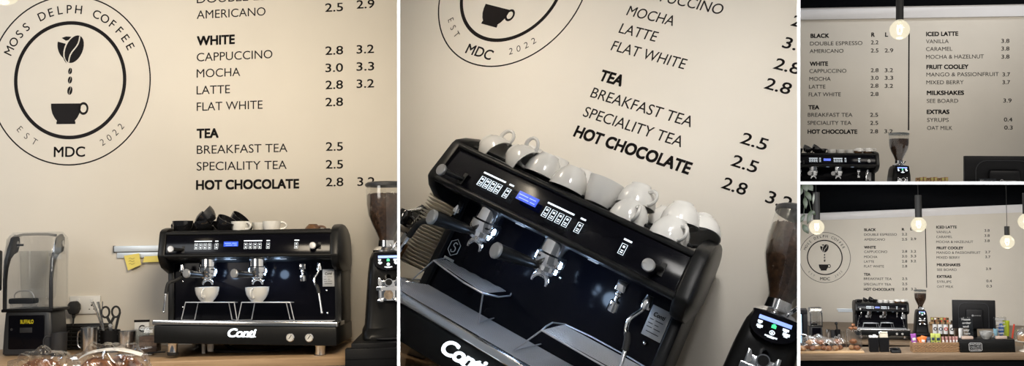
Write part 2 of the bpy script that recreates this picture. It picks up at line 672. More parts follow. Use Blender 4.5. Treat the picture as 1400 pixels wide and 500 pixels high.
# booth 3 and 4: trim board, black upper wall and ceiling
g = G(); g.prism([(-0.6, 1.962), (2.6, 1.961), (2.6, 2.094), (-0.6, 2.086)], -0.03, 0.0, 'y')
struct('trim_4', 3, g, 'trimw')
g = G(); g.box(-0.6, 2.6, -0.05, 0.08, 2.085, 2.6)
struct('wall_upper_black', 3, g, 'blackwall')
g = G(); g.prism([(-1.5, 1.917), (3.1, 2.075), (3.1, 2.209), (-1.5, 2.046)], -0.03, 0.0, 'y')
struct('trim_5', 4, g, 'trimw')
g = G(); g.prism([(-1.5, 2.046), (3.1, 2.209), (3.1, 3.2), (-1.5, 3.2)], -0.05, 0.0, 'y')
struct('wall_upper_black', 4, g, 'blackwall')

# ------------------------------------------------------------------ wall menu lettering and logo
TITLE = {1: 'left', 2: 'middle', 3: 'upper right', 4: 'lower right'}


def menu(b, sections, hb=0.042, hr=0.0405):
    for key, desc, rows in sections:
        r0 = rows[0]
        t = thing('menu_section', b, desc + ', %s scene' % TITLE[b], 'lettering', (r0[2], -0.0004, r0[4]))
        ox, oz = r0[2], r0[4]
        for (txt, bold, x0, x1, z, sl) in rows:
            g = G()
            num = txt[0].isdigit()
            text_shape(g, txt, x0 - ox, z - oz, hb if bold else hr, None if x1 is None else x1 - ox,
                       weight=0.036 if bold else (0.008 if num else 0.0), slope=sl)
            part('heading' if bold and not num else ('price' if num else 'menu_item'), g, 'ink', t, smooth=False)


S1 = 0.053
menu(1, [
    ('black', 'cut off DOUBLE ESPRESSO and AMERICANO lines with their prices', [
        ('DOUBLE ESPRESSO', 0, -0.011, 0.543, 1.66, S1), ('AMERICANO', 0, -0.011, 0.322, 1.582, S1),
        ('2.2', 0, 0.613, 0.701, 1.70, S1), ('2.5', 0, 0.613, 0.701, 1.617, S1), ('2.9', 0, 0.768, 0.856, 1.633, S1)]),
    ('white', 'WHITE coffees block with CAPPUCCINO, MOCHA, LATTE and FLAT WHITE', [
        ('WHITE', 1, -0.01, 0.173, 1.451, 0.045), ('CAPPUCCINO', 0, -0.01, 0.355, 1.371, 0.041),
        ('MOCHA', 0, -0.01, 0.199, 1.291, 0.035), ('LATTE', 0, -0.01, 0.15, 1.208, 0.032), ('FLAT WHITE', 0, -0.009, 0.307, 1.127, 0.026),
        ('2.8', 0, 0.613, 0.7, 1.401, 0.04), ('3.2', 0, 0.766, 0.852, 1.407, 0.04), ('3.0', 0, 0.613, 0.699, 1.315, 0.03),
        ('3.3', 0, 0.765, 0.852, 1.321, 0.03), ('2.8', 0, 0.613, 0.698, 1.230, 0.03), ('3.2', 0, 0.765, 0.851, 1.235, 0.03),
        ('2.8', 0, 0.612, 0.698, 1.145, 0.02)]),
    ('tea', 'TEA block with BREAKFAST TEA, SPECIALITY TEA and HOT CHOCOLATE', [
        ('TEA', 1, -0.009, 0.096, 0.994, 0.02), ('BREAKFAST TEA', 0, -0.008, 0.427, 0.916, 0.012),
        ('SPECIALITY TEA', 0, -0.008, 0.423, 0.835, 0.006), ('HOT CHOCOLATE', 1, -0.011, 0.483, 0.743, 0.0),
        ('2.5', 0, 0.613, 0.696, 0.925, 0.0), ('2.5', 0, 0.612, 0.696, 0.837, 0.0), ('2.8', 0, 0.612, 0.697, 0.75, 0.0),
        ('3.2', 0, 0.765, 0.851, 0.75, 0.0)])], hb=0.043, hr=0.041)
menu(2, [
    ('white', 'large slanting WHITE coffees block with CAPPUCCINO, MOCHA, LATTE and FLAT WHITE', [
        ('CAPPUCCINO', 0, -0.017, 0.302, 1.308, 0), ('MOCHA', 0, -0.014, 0.163, 1.235, 0), ('LATTE', 0, -0.012, 0.128, 1.169, 0),
        ('FLAT WHITE', 0, -0.011, 0.263, 1.104, 0), ('2.8', 0, 0.526, 0.603, 1.323, 0), ('3.0', 0, 0.529, 0.607, 1.249, 0),
        ('2.8', 0, 0.531, 0.611, 1.178, 0), ('2.8', 0, 0.53, 0.609, 1.111, 0), ('3.2', 0, 0.67, 0.745, 1.325, 0)]),
    ('tea', 'large slanting TEA block with BREAKFAST TEA, SPECIALITY TEA and HOT CHOCOLATE', [
        ('TEA', 1, -0.005, 0.084, 0.995, 0), ('BREAKFAST TEA', 0, -0.006, 0.367, 0.931, 0), ('SPECIALITY TEA', 0, -0.001, 0.365, 0.862, 0),
        ('HOT CHOCOLATE', 1, -0.001, 0.424, 0.790, 0), ('2.5', 0, 0.531, 0.612, 0.929, 0), ('2.5', 0, 0.533, 0.613, 0.856, 0),
        ('2.8', 0, 0.535, 0.61, 0.783, 0), ('3.2', 0, 0.672, 0.747, 0.785, 0)])], hb=0.036, hr=0.035)


def z0(rows):
    return [r + (0,) for r in rows]


menu(3, [
    ('black', 'BLACK coffees block with R and L price columns', z0([
        ('BLACK', 1, 0.016, 0.21, 1.766), ('DOUBLE ESPRESSO', 0, 0.012, 0.553, 1.683), ('AMERICANO', 0, 0.009, 0.358, 1.601),
        ('R', 1, 0.643, 0.68, 1.77), ('L', 1, 0.785, 0.815, 1.769), ('2.2', 0, 0.64, 0.718, 1.688), ('2.5', 0, 0.64, 0.718, 1.601), ('2.9', 0, 0.782, 0.868, 1.6)])),
    ('white', 'WHITE coffees block from CAPPUCCINO to FLAT WHITE', z0([
        ('WHITE', 1, 0.01, 0.2, 1.463), ('CAPPUCCINO', 0, 0.007, 0.39, 1.385), ('MOCHA', 0, 0.007, 0.228, 1.3), ('LATTE', 0, 0.004, 0.175, 1.216),
        ('FLAT WHITE', 0, 0.001, 0.334, 1.132), ('2.8', 0, 0.641, 0.72, 1.389), ('3.2', 0, 0.783, 0.868, 1.388), ('3.0', 0, 0.642, 0.72, 1.307),
        ('3.3', 0, 0.783, 0.869, 1.306), ('2.8', 0, 0.638, 0.72, 1.223), ('3.2', 0, 0.784, 0.869, 1.22), ('2.8', 0, 0.639, 0.721, 1.134)])),
    ('tea', 'TEA block ending in HOT CHOCOLATE above the coffee machine', z0([
        ('TEA', 1, -0.002, 0.112, 0.992), ('BREAKFAST TEA', 0, -0.006, 0.456, 0.911), ('SPECIALITY TEA', 0, -0.009, 0.445, 0.824),
        ('HOT CHOCOLATE', 1, -0.008, 0.506, 0.729), ('2.5', 0, 0.636, 0.718, 0.911), ('2.5', 0, 0.637, 0.719, 0.824), ('2.8', 0, 0.637, 0.719, 0.734),
        ('3.2', 0, 0.782, 0.868, 0.735)])),
    ('iced', 'ICED LATTE block with VANILLA, CARAMEL and MOCHA & HAZELNUT', z0([
        ('ICED LATTE', 1, 1.2, 1.522, 1.769), ('VANILLA', 0, 1.2, 1.427, 1.691), ('CARAMEL', 0, 1.2, 1.464, 1.61), ('MOCHA & HAZELNUT', 0, 1.201, 1.777, 1.526),
        ('3.8', 0, 1.949, 2.028, 1.687), ('3.8', 0, 1.949, 2.028, 1.606), ('3.8', 0, 1.95, 2.029, 1.521)])),
    ('fruit', 'FRUIT COOLEY block with MANGO & PASSIONFRUIT and MIXED BERRY', z0([
        ('FRUIT COOLEY', 1, 1.205, 1.625, 1.418), ('MANGO & PASSIONFRUIT', 0, 1.205, 1.925, 1.338), ('MIXED BERRY', 0, 1.205, 1.578, 1.255),
        ('3.7', 0, 1.961, 2.036, 1.334), ('3.7', 0, 1.961, 2.036, 1.252)])),
    ('milk', 'MILKSHAKES block reading SEE BOARD', z0([('MILKSHAKES', 1, 1.21, 1.582, 1.143), ('SEE BOARD', 0, 1.21, 1.524, 1.058), ('3.9', 0, 1.969, 2.051, 1.06)])),
    ('extras', 'EXTRAS block with SYRUPS and OAT MILK', z0([('EXTRAS', 1, 1.21, 1.437, 0.941), ('SYRUPS', 0, 1.214, 1.43, 0.856), ('OAT MILK', 0, 1.215, 1.467, 0.771),
        ('0.4', 0, 1.976, 2.059, 0.86), ('0.3', 0, 1.98, 2.062, 0.776)]))])
menu(4, [
    ('black', 'BLACK coffees block with R and L price columns', z0([
        ('BLACK', 1, 0.046, 0.237, 1.754), ('DOUBLE ESPRESSO', 0, 0.045, 0.573, 1.671), ('AMERICANO', 0, 0.043, 0.382, 1.586),
        ('R', 1, 0.657, 0.698, 1.758), ('L', 1, 0.792, 0.826, 1.764), ('2.2', 0, 0.655, 0.74, 1.676), ('2.5', 0, 0.653, 0.738, 1.588), ('2.9', 0, 0.794, 0.882, 1.594)])),
    ('white', 'WHITE coffees block from CAPPUCCINO to FLAT WHITE', z0([
        ('WHITE', 1, 0.04, 0.231, 1.449), ('CAPPUCCINO', 0, 0.039, 0.414, 1.373), ('MOCHA', 0, 0.037, 0.252, 1.284), ('LATTE', 0, 0.036, 0.197, 1.202),
        ('FLAT WHITE', 0, 0.034, 0.356, 1.12), ('2.8', 0, 0.652, 0.734, 1.38), ('3.2', 0, 0.79, 0.877, 1.38), ('3.0', 0, 0.65, 0.732, 1.295),
        ('3.3', 0, 0.788, 0.876, 1.299), ('2.8', 0, 0.648, 0.73, 1.21), ('3.2', 0, 0.787, 0.874, 1.214), ('2.8', 0, 0.647, 0.729, 1.126)])),
    ('tea', 'TEA block ending in HOT CHOCOLATE above the coffee machine', z0([
        ('TEA', 1, 0.026, 0.133, 0.979), ('BREAKFAST TEA', 0, 0.024, 0.476, 0.905), ('SPECIALITY TEA', 0, 0.022, 0.468, 0.81),
        ('HOT CHOCOLATE', 1, 0.021, 0.519, 0.721), ('2.5', 0, 0.645, 0.727, 0.911), ('2.5', 0, 0.643, 0.725, 0.821), ('2.8', 0, 0.643, 0.725, 0.733),
        ('3.2', 0, 0.783, 0.871, 0.734)])),
    ('iced', 'ICED LATTE block with VANILLA, CARAMEL and MOCHA & HAZELNUT', z0([
        ('ICED LATTE', 1, 1.204, 1.526, 1.793), ('VANILLA', 0, 1.203, 1.433, 1.712), ('CARAMEL', 0, 1.201, 1.454, 1.628), ('MOCHA & HAZELNUT', 0, 1.199, 1.777, 1.543),
        ('3.8', 0, 1.956, 2.034, 1.734), ('3.8', 0, 1.954, 2.033, 1.648), ('3.8', 0, 1.952, 2.031, 1.561)])),
    ('fruit', 'FRUIT COOLEY block with MANGO & PASSIONFRUIT and MIXED BERRY', z0([
        ('FRUIT COOLEY', 1, 1.203, 1.621, 1.438), ('MANGO & PASSIONFRUIT', 0, 1.202, 1.886, 1.36), ('MIXED BERRY', 0, 1.2, 1.567, 1.276),
        ('3.7', 0, 1.96, 2.038, 1.37), ('3.7', 0, 1.958, 2.037, 1.29)])),
    ('milk', 'MILKSHAKES block reading SEE BOARD', z0([('MILKSHAKES', 1, 1.201, 1.57, 1.152), ('SEE BOARD', 0, 1.202, 1.511, 1.07), ('3.9', 0, 1.965, 2.044, 1.087)])),
    ('extras', 'EXTRAS block with SYRUPS and OAT MILK', z0([('EXTRAS', 1, 1.199, 1.429, 0.952), ('SYRUPS', 0, 1.198, 1.422, 0.864), ('OAT MILK', 0, 1.196, 1.454, 0.781),
        ('0.4', 0, 1.966, 2.051, 0.884), ('0.3', 0, 1.965, 2.049, 0.797)]))])

for b, x, za, zb in ((3, 1.028, 0.766, 1.80), (4, 1.033, 0.78, 1.90)):
    single('menu_divider', b, G().box(x - 0.007, x + 0.007, -0.001, 0, za, zb), 'ink',
           'thin black vertical line between the two menu columns of the %s scene' % TITLE[b], 'divider line')


def logo(b, cx, cz, rx, rz, label):
    """round wall logo: two rings, lettering round the rim, bean flower, falling beans and a cup (unit: outer radius = 1)"""
    t = thing('wall_logo', b, label, 'logo', (cx, -0.0004, cz))
    D = 0.0006

    def ring(name, r, w):
        g = G()
        n = 96
        a = [[], [], [], []]
        for i in range(n):
            c, s_ = math.cos(2 * math.pi * i / n), math.sin(2 * math.pi * i / n)
            for k, (rr, y) in enumerate(((r - w / 2, 0), (r + w / 2, 0), (r + w / 2, -D), (r - w / 2, -D))):
                a[k].append((rr * c * rx, y, rr * s_ * rz))
        g.loft([a[0], a[1], a[2], a[3], a[0]], cap=False)
        part(name, g, 'ink', t, smooth=False)
    ring('outer_ring', 0.99, 0.016)
    ring('inner_ring', 0.672, 0.042)

    def arc(name, s, r, a0, a1, h, flip=False, weight=0.0):
        g = G()
        n = len(s) - 1
        for i, ch in enumerate(s):
            if ch == ' ':
                continue
            a = math.radians(a0 + (a1 - a0) * i / n)
            ang = a - math.pi / 2 if not flip else a + math.pi / 2
            rotated_text(g, ch, r * math.cos(a), r * math.sin(a), ang, h, weight, D, rx, rz)
        part(name, g, 'ink', t, smooth=False)
    for w_, i0, i1 in (('MOSS', 0, 3), ('DELPH', 5, 9), ('COFFEE', 11, 16)):
        arc('name_lettering', w_, 0.835, 155.5 - 127.5 * i0 / 16, 155.5 - 127.5 * i1 / 16, 0.098, weight=0.004)
    arc('est_lettering', 'EST', 0.835, 223, 239, 0.075, True, -0.012)
    arc('year_lettering', '2022', 0.835, 299, 319, 0.078, True, -0.012)
    g = G()
    bm, xa_, xb_ = glyph_bm('MDC', 0.012)
    s = 0.115 / CAP
    for v in bm.verts:
        v.co = Vector(((v.co.x - (xa_ + xb_) / 2) * s * rx * 1.06, -D if v.co.z > 0 else 0, (-0.895 + v.co.y * s) * rz))
    g.join(bm)
    part('initials_lettering', g, 'ink', t, smooth=False)

    def shape(g, pts):
        g.prism([(x * rx, z * rz) for x, z in pts], -D, 0, 'y')

    def bean(g, x, z, a, b_, ang):
        for sd in (-1, 1):
            P = []
            for k in range(13):
                th = math.pi / 2 - math.pi * k / 12
                P.append((b_ * math.cos(th) * sd, a * math.sin(th)))
            for k in range(9):
                tt = -1 + 2 * k / 8
                P.append((sd * 0.08 * b_ + 0.16 * b_ * math.sin(tt * math.pi), a * tt * 0.94))
            ca, sa = math.cos(ang), math.sin(ang)
            shape(g, [(x + px * ca - pz * sa, z + px * sa + pz * ca) for px, pz in P])
    g = G()
    cx_, cz_, a_, b2_, an_ = 0.042, 0.362, 0.172, 0.105, -0.42
    bean(g, cx_, cz_, a_, b2_, an_)

    def inside(x, z, grow):
        dx, dz = x - cx_, z - cz_
        u = dx * math.cos(an_) + dz * math.sin(an_)
        w = -dx * math.sin(an_) + dz * math.cos(an_)
        return (u / (b2_ + grow)) ** 2 + (w / (a_ + grow)) ** 2 < 1

    def behind(x0, z0_, a, b_, ang, keep):
        ca, sa = math.cos(ang), math.sin(ang)
        P = []
        for k in range(72):
            th = 2 * PI * k / 72
            px, pz = b_ * math.cos(th), a * math.sin(th)
            x, z = x0 + px * ca - pz * sa, z0_ + px * sa + pz * ca
            if inside(x, z, 0.018):
                # slide onto the outline of the front bean
                dx, dz = x - cx_, z - cz_
                u = dx * math.cos(an_) + dz * math.sin(an_)
                w = -dx * math.sin(an_) + dz * math.cos(an_)
                r_ = math.hypot(u / (b2_ + 0.018), w / (a_ + 0.018)) or 1e-3
                u, w = u / r_, w / r_
                x, z = cx_ + u * math.cos(an_) - w * math.sin(an_), cz_ + u * math.sin(an_) + w * math.cos(an_)
                if not keep(x, z):
                    continue
            if keep(x, z):
                P.append((x, z))
        if len(P) > 3:
            shape(g, P)
    behind(-0.075, 0.378, 0.135, 0.085, 0.30, lambda x, z: z < 0.455 - (x + 0.16) * 0.2 and x < 0.02)
    shape(g, [(-0.115, 0.495), (-0.06, 0.512), (0.005, 0.508), (-0.03, 0.47), (-0.062, 0.462)])
    part('bean_flower', g, 'ink', t, smooth=False)
    for z, a in ((0.105, 0.038), (0.0, 0.042), (-0.125, 0.05)):
        g = G()
        bean(g, -0.005, z, a, a * 0.62, -0.15)
        part('falling_bean', g, 'ink', t, smooth=False)
    g = G()
    P = [(-0.235, -0.275), (0.135, -0.275), (0.132, -0.33), (0.118, -0.39), (0.092, -0.44), (0.06, -0.478), (0.068, -0.49), (0.068, -0.515),
         (-0.165, -0.515), (-0.165, -0.49), (-0.158, -0.478), (-0.19, -0.44), (-0.217, -0.39), (-0.232, -0.33)]
    shape(g, P)
    n = 20
    rg = [[], [], [], []]
    for i in range(n):
        c, s_ = math.cos(2 * math.pi * i / n), math.sin(2 * math.pi * i / n)
        for k, (rr, y) in enumerate(((0.62, 0), (1, 0), (1, -D), (0.62, -D))):
            rg[k].append(((0.165 + rr * 0.062 * c) * rx, y, (-0.335 + rr * 0.075 * s_) * rz))
    g.loft([rg[0], rg[1], rg[2], rg[3], rg[0]], cap=False)
    part('cup_drawing', g, 'ink', t, smooth=False)
    return t


logo(1, -0.609, 1.283, 0.381, 0.417, 'round black cafe logo with bean flower on the cream wall of the left scene')
logo(2, -0.506, 1.241, 0.310, 0.321, 'lower part of the round cafe logo on the tilted wall of the middle scene')
logo(4, -0.615, 1.2915, 0.43, 0.446, 'small complete round cafe logo at the left of the lower right scene')


# ------------------------------------------------------------------ espresso machine
MX = 0.34375
WQ = {1: [(-0.0054, -0.003, -0.0113), (0.0106, -0.0245, -0.0044), (-0.0059, -0.0096, -0.0546), (-0.0121, 0.0515, 0.017), (0.0707, -0.0137, 0.0013), (0.0005, 0.0327, 0.0612), (0.0616, 0.0215, 0.0642)],
      2: [(-0.0005, -0.0366, 0.0278), (-0.0231, -0.0255, -0.0451), (-0.1914, 0.1862, 0.1974), (-0.0253, 0.0319, 0.0561), (0.0936, 0.1204, -0.0015), (-0.0073, -0.039, -0.0669), (-0.3945, -0.1162, 0.0365)]}


def measured(b):
    """small corrections (at most a few centimetres) to the machine's measured proportions in booths 1 and 2"""
    if b not in WQ:
        return lambda v: Vector(v)
    Q = [Vector(q) for q in WQ[b]]

    def f(v):
        x, y, z = v[0], v[1] + 0.3, v[2] - 0.3
        r = Vector(v)
        for k, q in zip((1, x, y, z, x * x, x * z, x * y), Q):
            r = r + q * k
        return r
    return f


ORG = {1: (MX, 0.0, 0.0), 2: (MX, 0.0, 0.0), 3: (-0.03, -1.1, -0.10), 4: (0.045, -1.5, 0.19)}


def mpos(b, v):
    """point on the machine (machine axes) to booth axes"""
    return measured(b)(Vector(v)) + Vector(ORG[b])


def script_logo(g, x0, z0_, x1, h, y, weight=0.026):
    bm, a, c = glyph_bm('Conti', weight, shear=0.28, spacing=0.9)
    s = h / CAP
    sx = (x1 - x0) / (c - a)
    for v in bm.verts:
        v.co = Vector((x0 + (v.co.x - a) * sx, y - (0.002 if v.co.z > 0 else 0), z0_ + v.co.y * s))
    g.join(bm)
    # joining strokes of the handwriting
    L = x1 - x0
    g.box(x0 + L * 0.36, x1 - 0.02 * L, y - 0.002, y, z0_, z0_ + h * 0.07)


def machine(b, label, detail=True, sticker=False):
    f = measured(b)
    sh = Vector((0, 0.3, 0))
    W = lambda v: f(v) + sh
    t = thing('espresso_machine', b, label, 'coffee machine', Vector(ORG[b]) - sh)
    P = lambda name, g, m, par=t, label=None: part(name, g, m, par, label, warp=W)
    cap = [(-0.524, 0.418), (-0.522, 0.43), (-0.496, 0.518), (-0.488, 0.53), (-0.46, 0.542), (-0.41, 0.552), (-0.34, 0.557), (-0.26, 0.555),
           (-0.18, 0.545), (-0.11, 0.525), (-0.07, 0.50), (-0.05, 0.46), (-0.045, 0.41), (-0.06, 0.375), (-0.12, 0.358), (-0.36, 0.352), (-0.47, 0.372), (-0.505, 0.395)]
    for s in (-1, 1):
        g = G()
        g.prism(cap, s * 0.352, s * 0.385, 'x', bev=0.006)
        P('head_side', g, 'satin')
        g = G()
        g.prism([(-0.375, 0.10), (-0.375, 0.362), (-0.05, 0.372), (-0.05, 0.10)], s * 0.35, s * 0.378, 'x', bev=0.004)
        P('side_panel', g, 'satin')
    g = G()
    g.prism([(-0.512, 0.424), (-0.487, 0.510), (-0.47, 0.518), (-0.06, 0.518), (-0.05, 0.40), (-0.12, 0.39), (-0.36, 0.398), (-0.47, 0.403), (-0.500, 0.410)],
            -0.353, 0.353, 'x')
    P('head_housing', g, 'satin')
    g = G()
    g.prism([(-0.517, 0.428), (-0.4925, 0.510), (-0.485, 0.508), (-0.509, 0.426)], -0.35, 0.35, 'x', bev=0.001)
    P('control_panel', g, 'gloss')
    for (y, z, r, n) in ((-0.489, 0.518, 0.008, 'top_lip'), (-0.514, 0.421, 0.009, 'lower_lip')):
        g = G()
        g.cyl((-0.354, y, z), (0.354, y, z), r, seg=14)
        P(n, g, 'satin')
    g = G()
    g.tube([(-0.34, -0.45, 0.53), (0.34, -0.45, 0.53), (0.34, -0.09, 0.53), (-0.34, -0.09, 0.53)], 0.004, 8, closed=True)
    P('cup_rail', g, 'satin')
    g = G()
    g.box(-0.352, 0.352, -0.362, -0.34, 0.12, 0.40)
    P('splash_panel', g, 'gloss')
    g = G()
    g.box(-0.352, 0.352, -0.07, -0.05, 0.06, 0.40)
    P('rear_panel', g, 'satin')
    g = G()
    g.box(-0.382, 0.382, -0.577, -0.05, 0.052, 0.127, bev=0.005)
    P('base', g, 'satin')
    # drip tray
    g = G()
    g.box(-0.388, 0.388, -0.583, -0.552, 0.128, 0.148, bev=0.005)
    for s in (-1, 1):
        g.box(s * 0.37 - 0.018, s * 0.37 + 0.018, -0.56, -0.36, 0.128, 0.146, bev=0.003)
    tray = P('drip_tray', g, 'steel')
    g = G()
    g.box(-0.352, 0.352, -0.552, -0.362, 0.1275, 0.130)
    part('tray_pan', g, 'gloss', tray, warp=W)
    g = G()
    n = 19 if detail else 9
    for i in range(n):
        y = -0.548 + 0.182 * i / (n - 1)
        for k in range(10):
            g.box(-0.35 + 0.07 * k, -0.28 + 0.07 * k, y - 0.0021, y + 0.0021, 0.1435, 0.1455)
    for x in (-0.35, -0.12, 0.12, 0.35):
        g.tube([(x, -0.55, 0.1425), (x, -0.46, 0.1425), (x, -0.364, 0.1425)], 0.0022, 6)
    part('drip_grid', g, 'wire', tray, warp=W)
    for x in (-0.31, 0.31):
        for y in (-0.535, -0.12):
            g = G()
            g.lathe([(0.0, 0.012), (0.021, 0.012), (0.021, 0.046), (0.026, 0.053), (0, 0.053)], (x, y, 0), 24)
            ft = P('foot', g, 'chrome')
            g = G()
            g.lathe([(0, 0), (0.022, 0), (0.025, 0.004), (0.025, 0.014), (0, 0.014)], (x, y, 0), 24)
            part('foot_pad', g, 'rubber', ft, warp=W)
    # groups with portafilters
    for gx, kx in ((-0.178, -0.234), (0.038, -0.031)):
        g = G()
        g.lathe([(0, 0.412), (0.037, 0.412), (0.037, 0.376), (0.0415, 0.372), (0.0415, 0.352), (0.038, 0.346), (0.0, 0.346)], (gx, -0.455, 0), 32)
        gh = P('group_head', g, 'chrome')
        g = G()
        g.lathe([(0, 0.347), (0.036, 0.347), (0.036, 0.334), (0.030, 0.326), (0.012, 0.322), (0, 0.322)], (gx, -0.455, 0), 32)
        pf = P('portafilter', g, 'chrome')
        g = G()
        arcp = [(gx + 0.021 * math.cos(a), -0.462, 0.302 + 0.021 * math.sin(a)) for a in [math.radians(-8 + 196 * i / 14) for i in range(15)]]
        g.tube(arcp, [0.004 + 0.0045 * math.sin(math.pi * i / 14) for i in range(15)], 10)
        g.cyl((gx, -0.46, 0.325), (gx, -0.46, 0.316), 0.008)
        part('spout', g, 'chrome', pf, warp=W)
        g = G()
        a_ = Vector((gx - 0.012, -0.485, 0.339))
        c_ = Vector((kx, -0.598, 0.343))
        g.tube([a_.lerp(c_, k / 8) for k in range(9)], [0.009, 0.010, 0.013, 0.0135, 0.0145, 0.0155, 0.0165, 0.0175, 0.018], 18)
        part('handle', g, 'satin', pf, warp=W)
        g = G()
        d = (c_ - a_).normalized()
        g.lathe([(0, -0.002), (0.0185, -0.002), (0.019, 0.004), (0.016, 0.008), (0, 0.0085)], c_, 24, d)
        part('handle_cap', g, 'knob', pf, warp=W)
    # control panel marks
    fy = lambda z: -0.5165 + (z - 0.428) * 0.2988

    def plate(g, x0, x1, za, zb, out=0.0022):
        """thin raised mark lying on the sloping control panel"""
        t_ = [(x0, fy(za) - out, za), (x1, fy(za) - out, za), (x1, fy(zb) - out, zb), (x0, fy(zb) - out, zb)]
        u_ = [(p[0], p[1] + out * 1.2, p[2]) for p in t_]
        g._new(t_ + u_, [(0, 1, 2, 3), (7, 6, 5, 4), (0, 4, 5, 1), (1, 5, 6, 2), (2, 6, 7, 3), (3, 7, 4, 0)])

    def pad(name, xs, bar):
        g = G()
        plate(g, bar[0], bar[1], 0.4815, 0.4855)
        for x in xs:
            w, za, zb, e = 0.0070, 0.449, 0.474, 0.0007
            plate(g, x - w, x + w, zb - e, zb)
            plate(g, x - w, x + w, za, za + e)
            plate(g, x - w, x - w + e, za + e, zb - e)
            plate(g, x + w - e, x + w, za + e, zb - e)
            plate(g, x - 0.0024, x + 0.0024, 0.4650, 0.4698)
            for q in range(2):
                plate(g, x - 0.0030, x + 0.0030, 0.4528 + q * 0.0045, 0.4550 + q * 0.0045)
        P(name, g, 'led', label='small lit white drink buttons')
    for x0, x1, s0 in ((-0.226, -0.150, -0.129), (-0.012, 0.066, 0.092)):
        n = 4
        pad('button_row', [x0 + 0.009 + (x1 - x0 - 0.018) * i / 3 for i in range(4)], (x0, x1))
        pad('single_button', [s0], (s0 - 0.007, s0 + 0.007))
    pad('hot_water_button', [0.210], (0.202, 0.222))
    g = G()
    plate(g, -0.098, -0.036, 0.460, 0.481, 0.002)
    disp = P('display', g, 'lcd', label='small blue lit display')
    if detail:
        g = G()
        for i, (xa_, xb_, zz) in enumerate(((-0.094, -0.066, 0.4735), (-0.062, -0.042, 0.4735), (-0.090, -0.060, 0.4655), (-0.055, -0.041, 0.4655))):
            plate(g, xa_, xb_, zz - 0.0008, zz + 0.0012, 0.0030)
        part('display_text', g, 'lcdtext', disp, warp=W)
    # steam taps
    for s, kx, kz in ((-1, -0.318, 0.447), (1, 0.285, 0.4585)):
        g = G()
        sx = kx + (0.022 if s > 0 else 0.045)
        plate(g, sx - 0.006, sx + 0.006, kz - 0.014, kz + 0.016, 0.0016)
        sl = P('tap_slot', g, 'rubber')
        g = G()
        g.tube([(sx, fy(kz), kz), ((sx + kx) / 2, fy(kz) - 0.02, kz), (kx, -0.548, kz)], [0.006, 0.0075, 0.010], 14)
        tp = P('steam_tap', g, 'satin')
        g = G()
        g.lathe([(0, 0), (0.0135, 0), (0.0145, 0.003), (0.0145, 0.008), (0.012, 0.0105), (0, 0.011)], (kx, -0.546, kz), 24, (0, -1, 0.1))
        part('tap_cap', g, 'knob', tp, warp=W)
    # steam wands, water nozzle
    for pts, sl in (([(-0.294, -0.45, 0.38), (-0.294, -0.452, 0.355), (-0.291, -0.475, 0.332), (-0.308, -0.50, 0.318), (-0.336, -0.515, 0.305), (-0.346, -0.52, 0.26), (-0.355, -0.522, 0.183)], (2, 5)),
                    ([(0.298, -0.45, 0.38), (0.293, -0.456, 0.352), (0.279, -0.468, 0.325), (0.281, -0.475, 0.302), (0.293, -0.485, 0.288), (0.300, -0.49, 0.262), (0.313, -0.50, 0.183)], (3.6, 5))):
        g = G()
        sp = smooth_path(pts, 5)
        g.tube(sp, 0.0048, 10)
        g.lathe([(0, 0), (0.012, 0), (0.013, 0.014), (0.009, 0.03), (0, 0.03)], (pts[0][0], pts[0][1], 0.358), 16)
        g.ball(pts[-1], 0.0062, 12)
        wd_ = P('steam_wand', g, 'chrome')
        g = G()
        g.tube(sp[int(sl[0] * 5):int(sl[1] * 5) + 1], 0.0078, 12)
        part('rubber_sleeve', g, 'rubber', wd_, warp=W)
    g = G()
    g.box(0.210, 0.236, -0.433, -0.41, 0.362, 0.388, bev=0.003)
    g.ball((0.2225, -0.422, 0.355), 0.009, 14)
    g.cyl((0.2225, -0.422, 0.355), (0.2235, -0.424, 0.338), 0.0055)
    g.lathe([(0, 0), (0.012, 0), (0.0135, 0.004), (0.0125, 0.024), (0.008, 0.028), (0, 0.028)], (0.2235, -0.424, 0.312), 20)
    P('water_nozzle', g, 'chrome')
    g = G()
    for x, z in ((-0.313, 0.318), (-0.313, 0.205), (0.315, 0.272), (0.318, 0.175), (0.045, 0.318)):
        g.ball((x, -0.363, z), 0.0055, 12)
    P('panel_screws', g, 'chrome')
    g = G()
    g.box(0.298, 0.348, -0.3655, -0.362, 0.288, 0.362, bev=0.001)
    dp = P('data_plate', g, 'plate')
    if detail:
        g = G()
        bm, a, c = glyph_bm('Conti', 0.02, shear=0.2)
        for v in bm.verts:
            v.co = Vector((0.308 + (v.co.x - a) * 0.030 / (c - a), -0.3659 - (0.0004 if v.co.z > 0 else 0), 0.3385 + v.co.y * 0.010 / CAP))
        g.join(bm)
        for i, (xa_, xb_) in enumerate(((0.303, 0.313), (0.318, 0.338), (0.303, 0.315), (0.320, 0.330), (0.303, 0.317), (0.321, 0.338), (0.306, 0.338))):
            z = (0.330, 0.330, 0.320, 0.320, 0.311, 0.311, 0.300)[i]
            g.box(xa_, xb_, -0.3662, -0.3655, z - 0.0008, z + 0.0008)
        part('plate_lettering', g, 'ink', dp, warp=W)
    # lit marks under the head
    for x in (-0.072, 0.142):
        g = G()
        for k in range(3):
            g.box(x + k * 0.009, x + 0.007 + k * 0.009, -0.4995, -0.488, 0.4045, 0.407)
        P('indicator_lights', g, 'leddim')
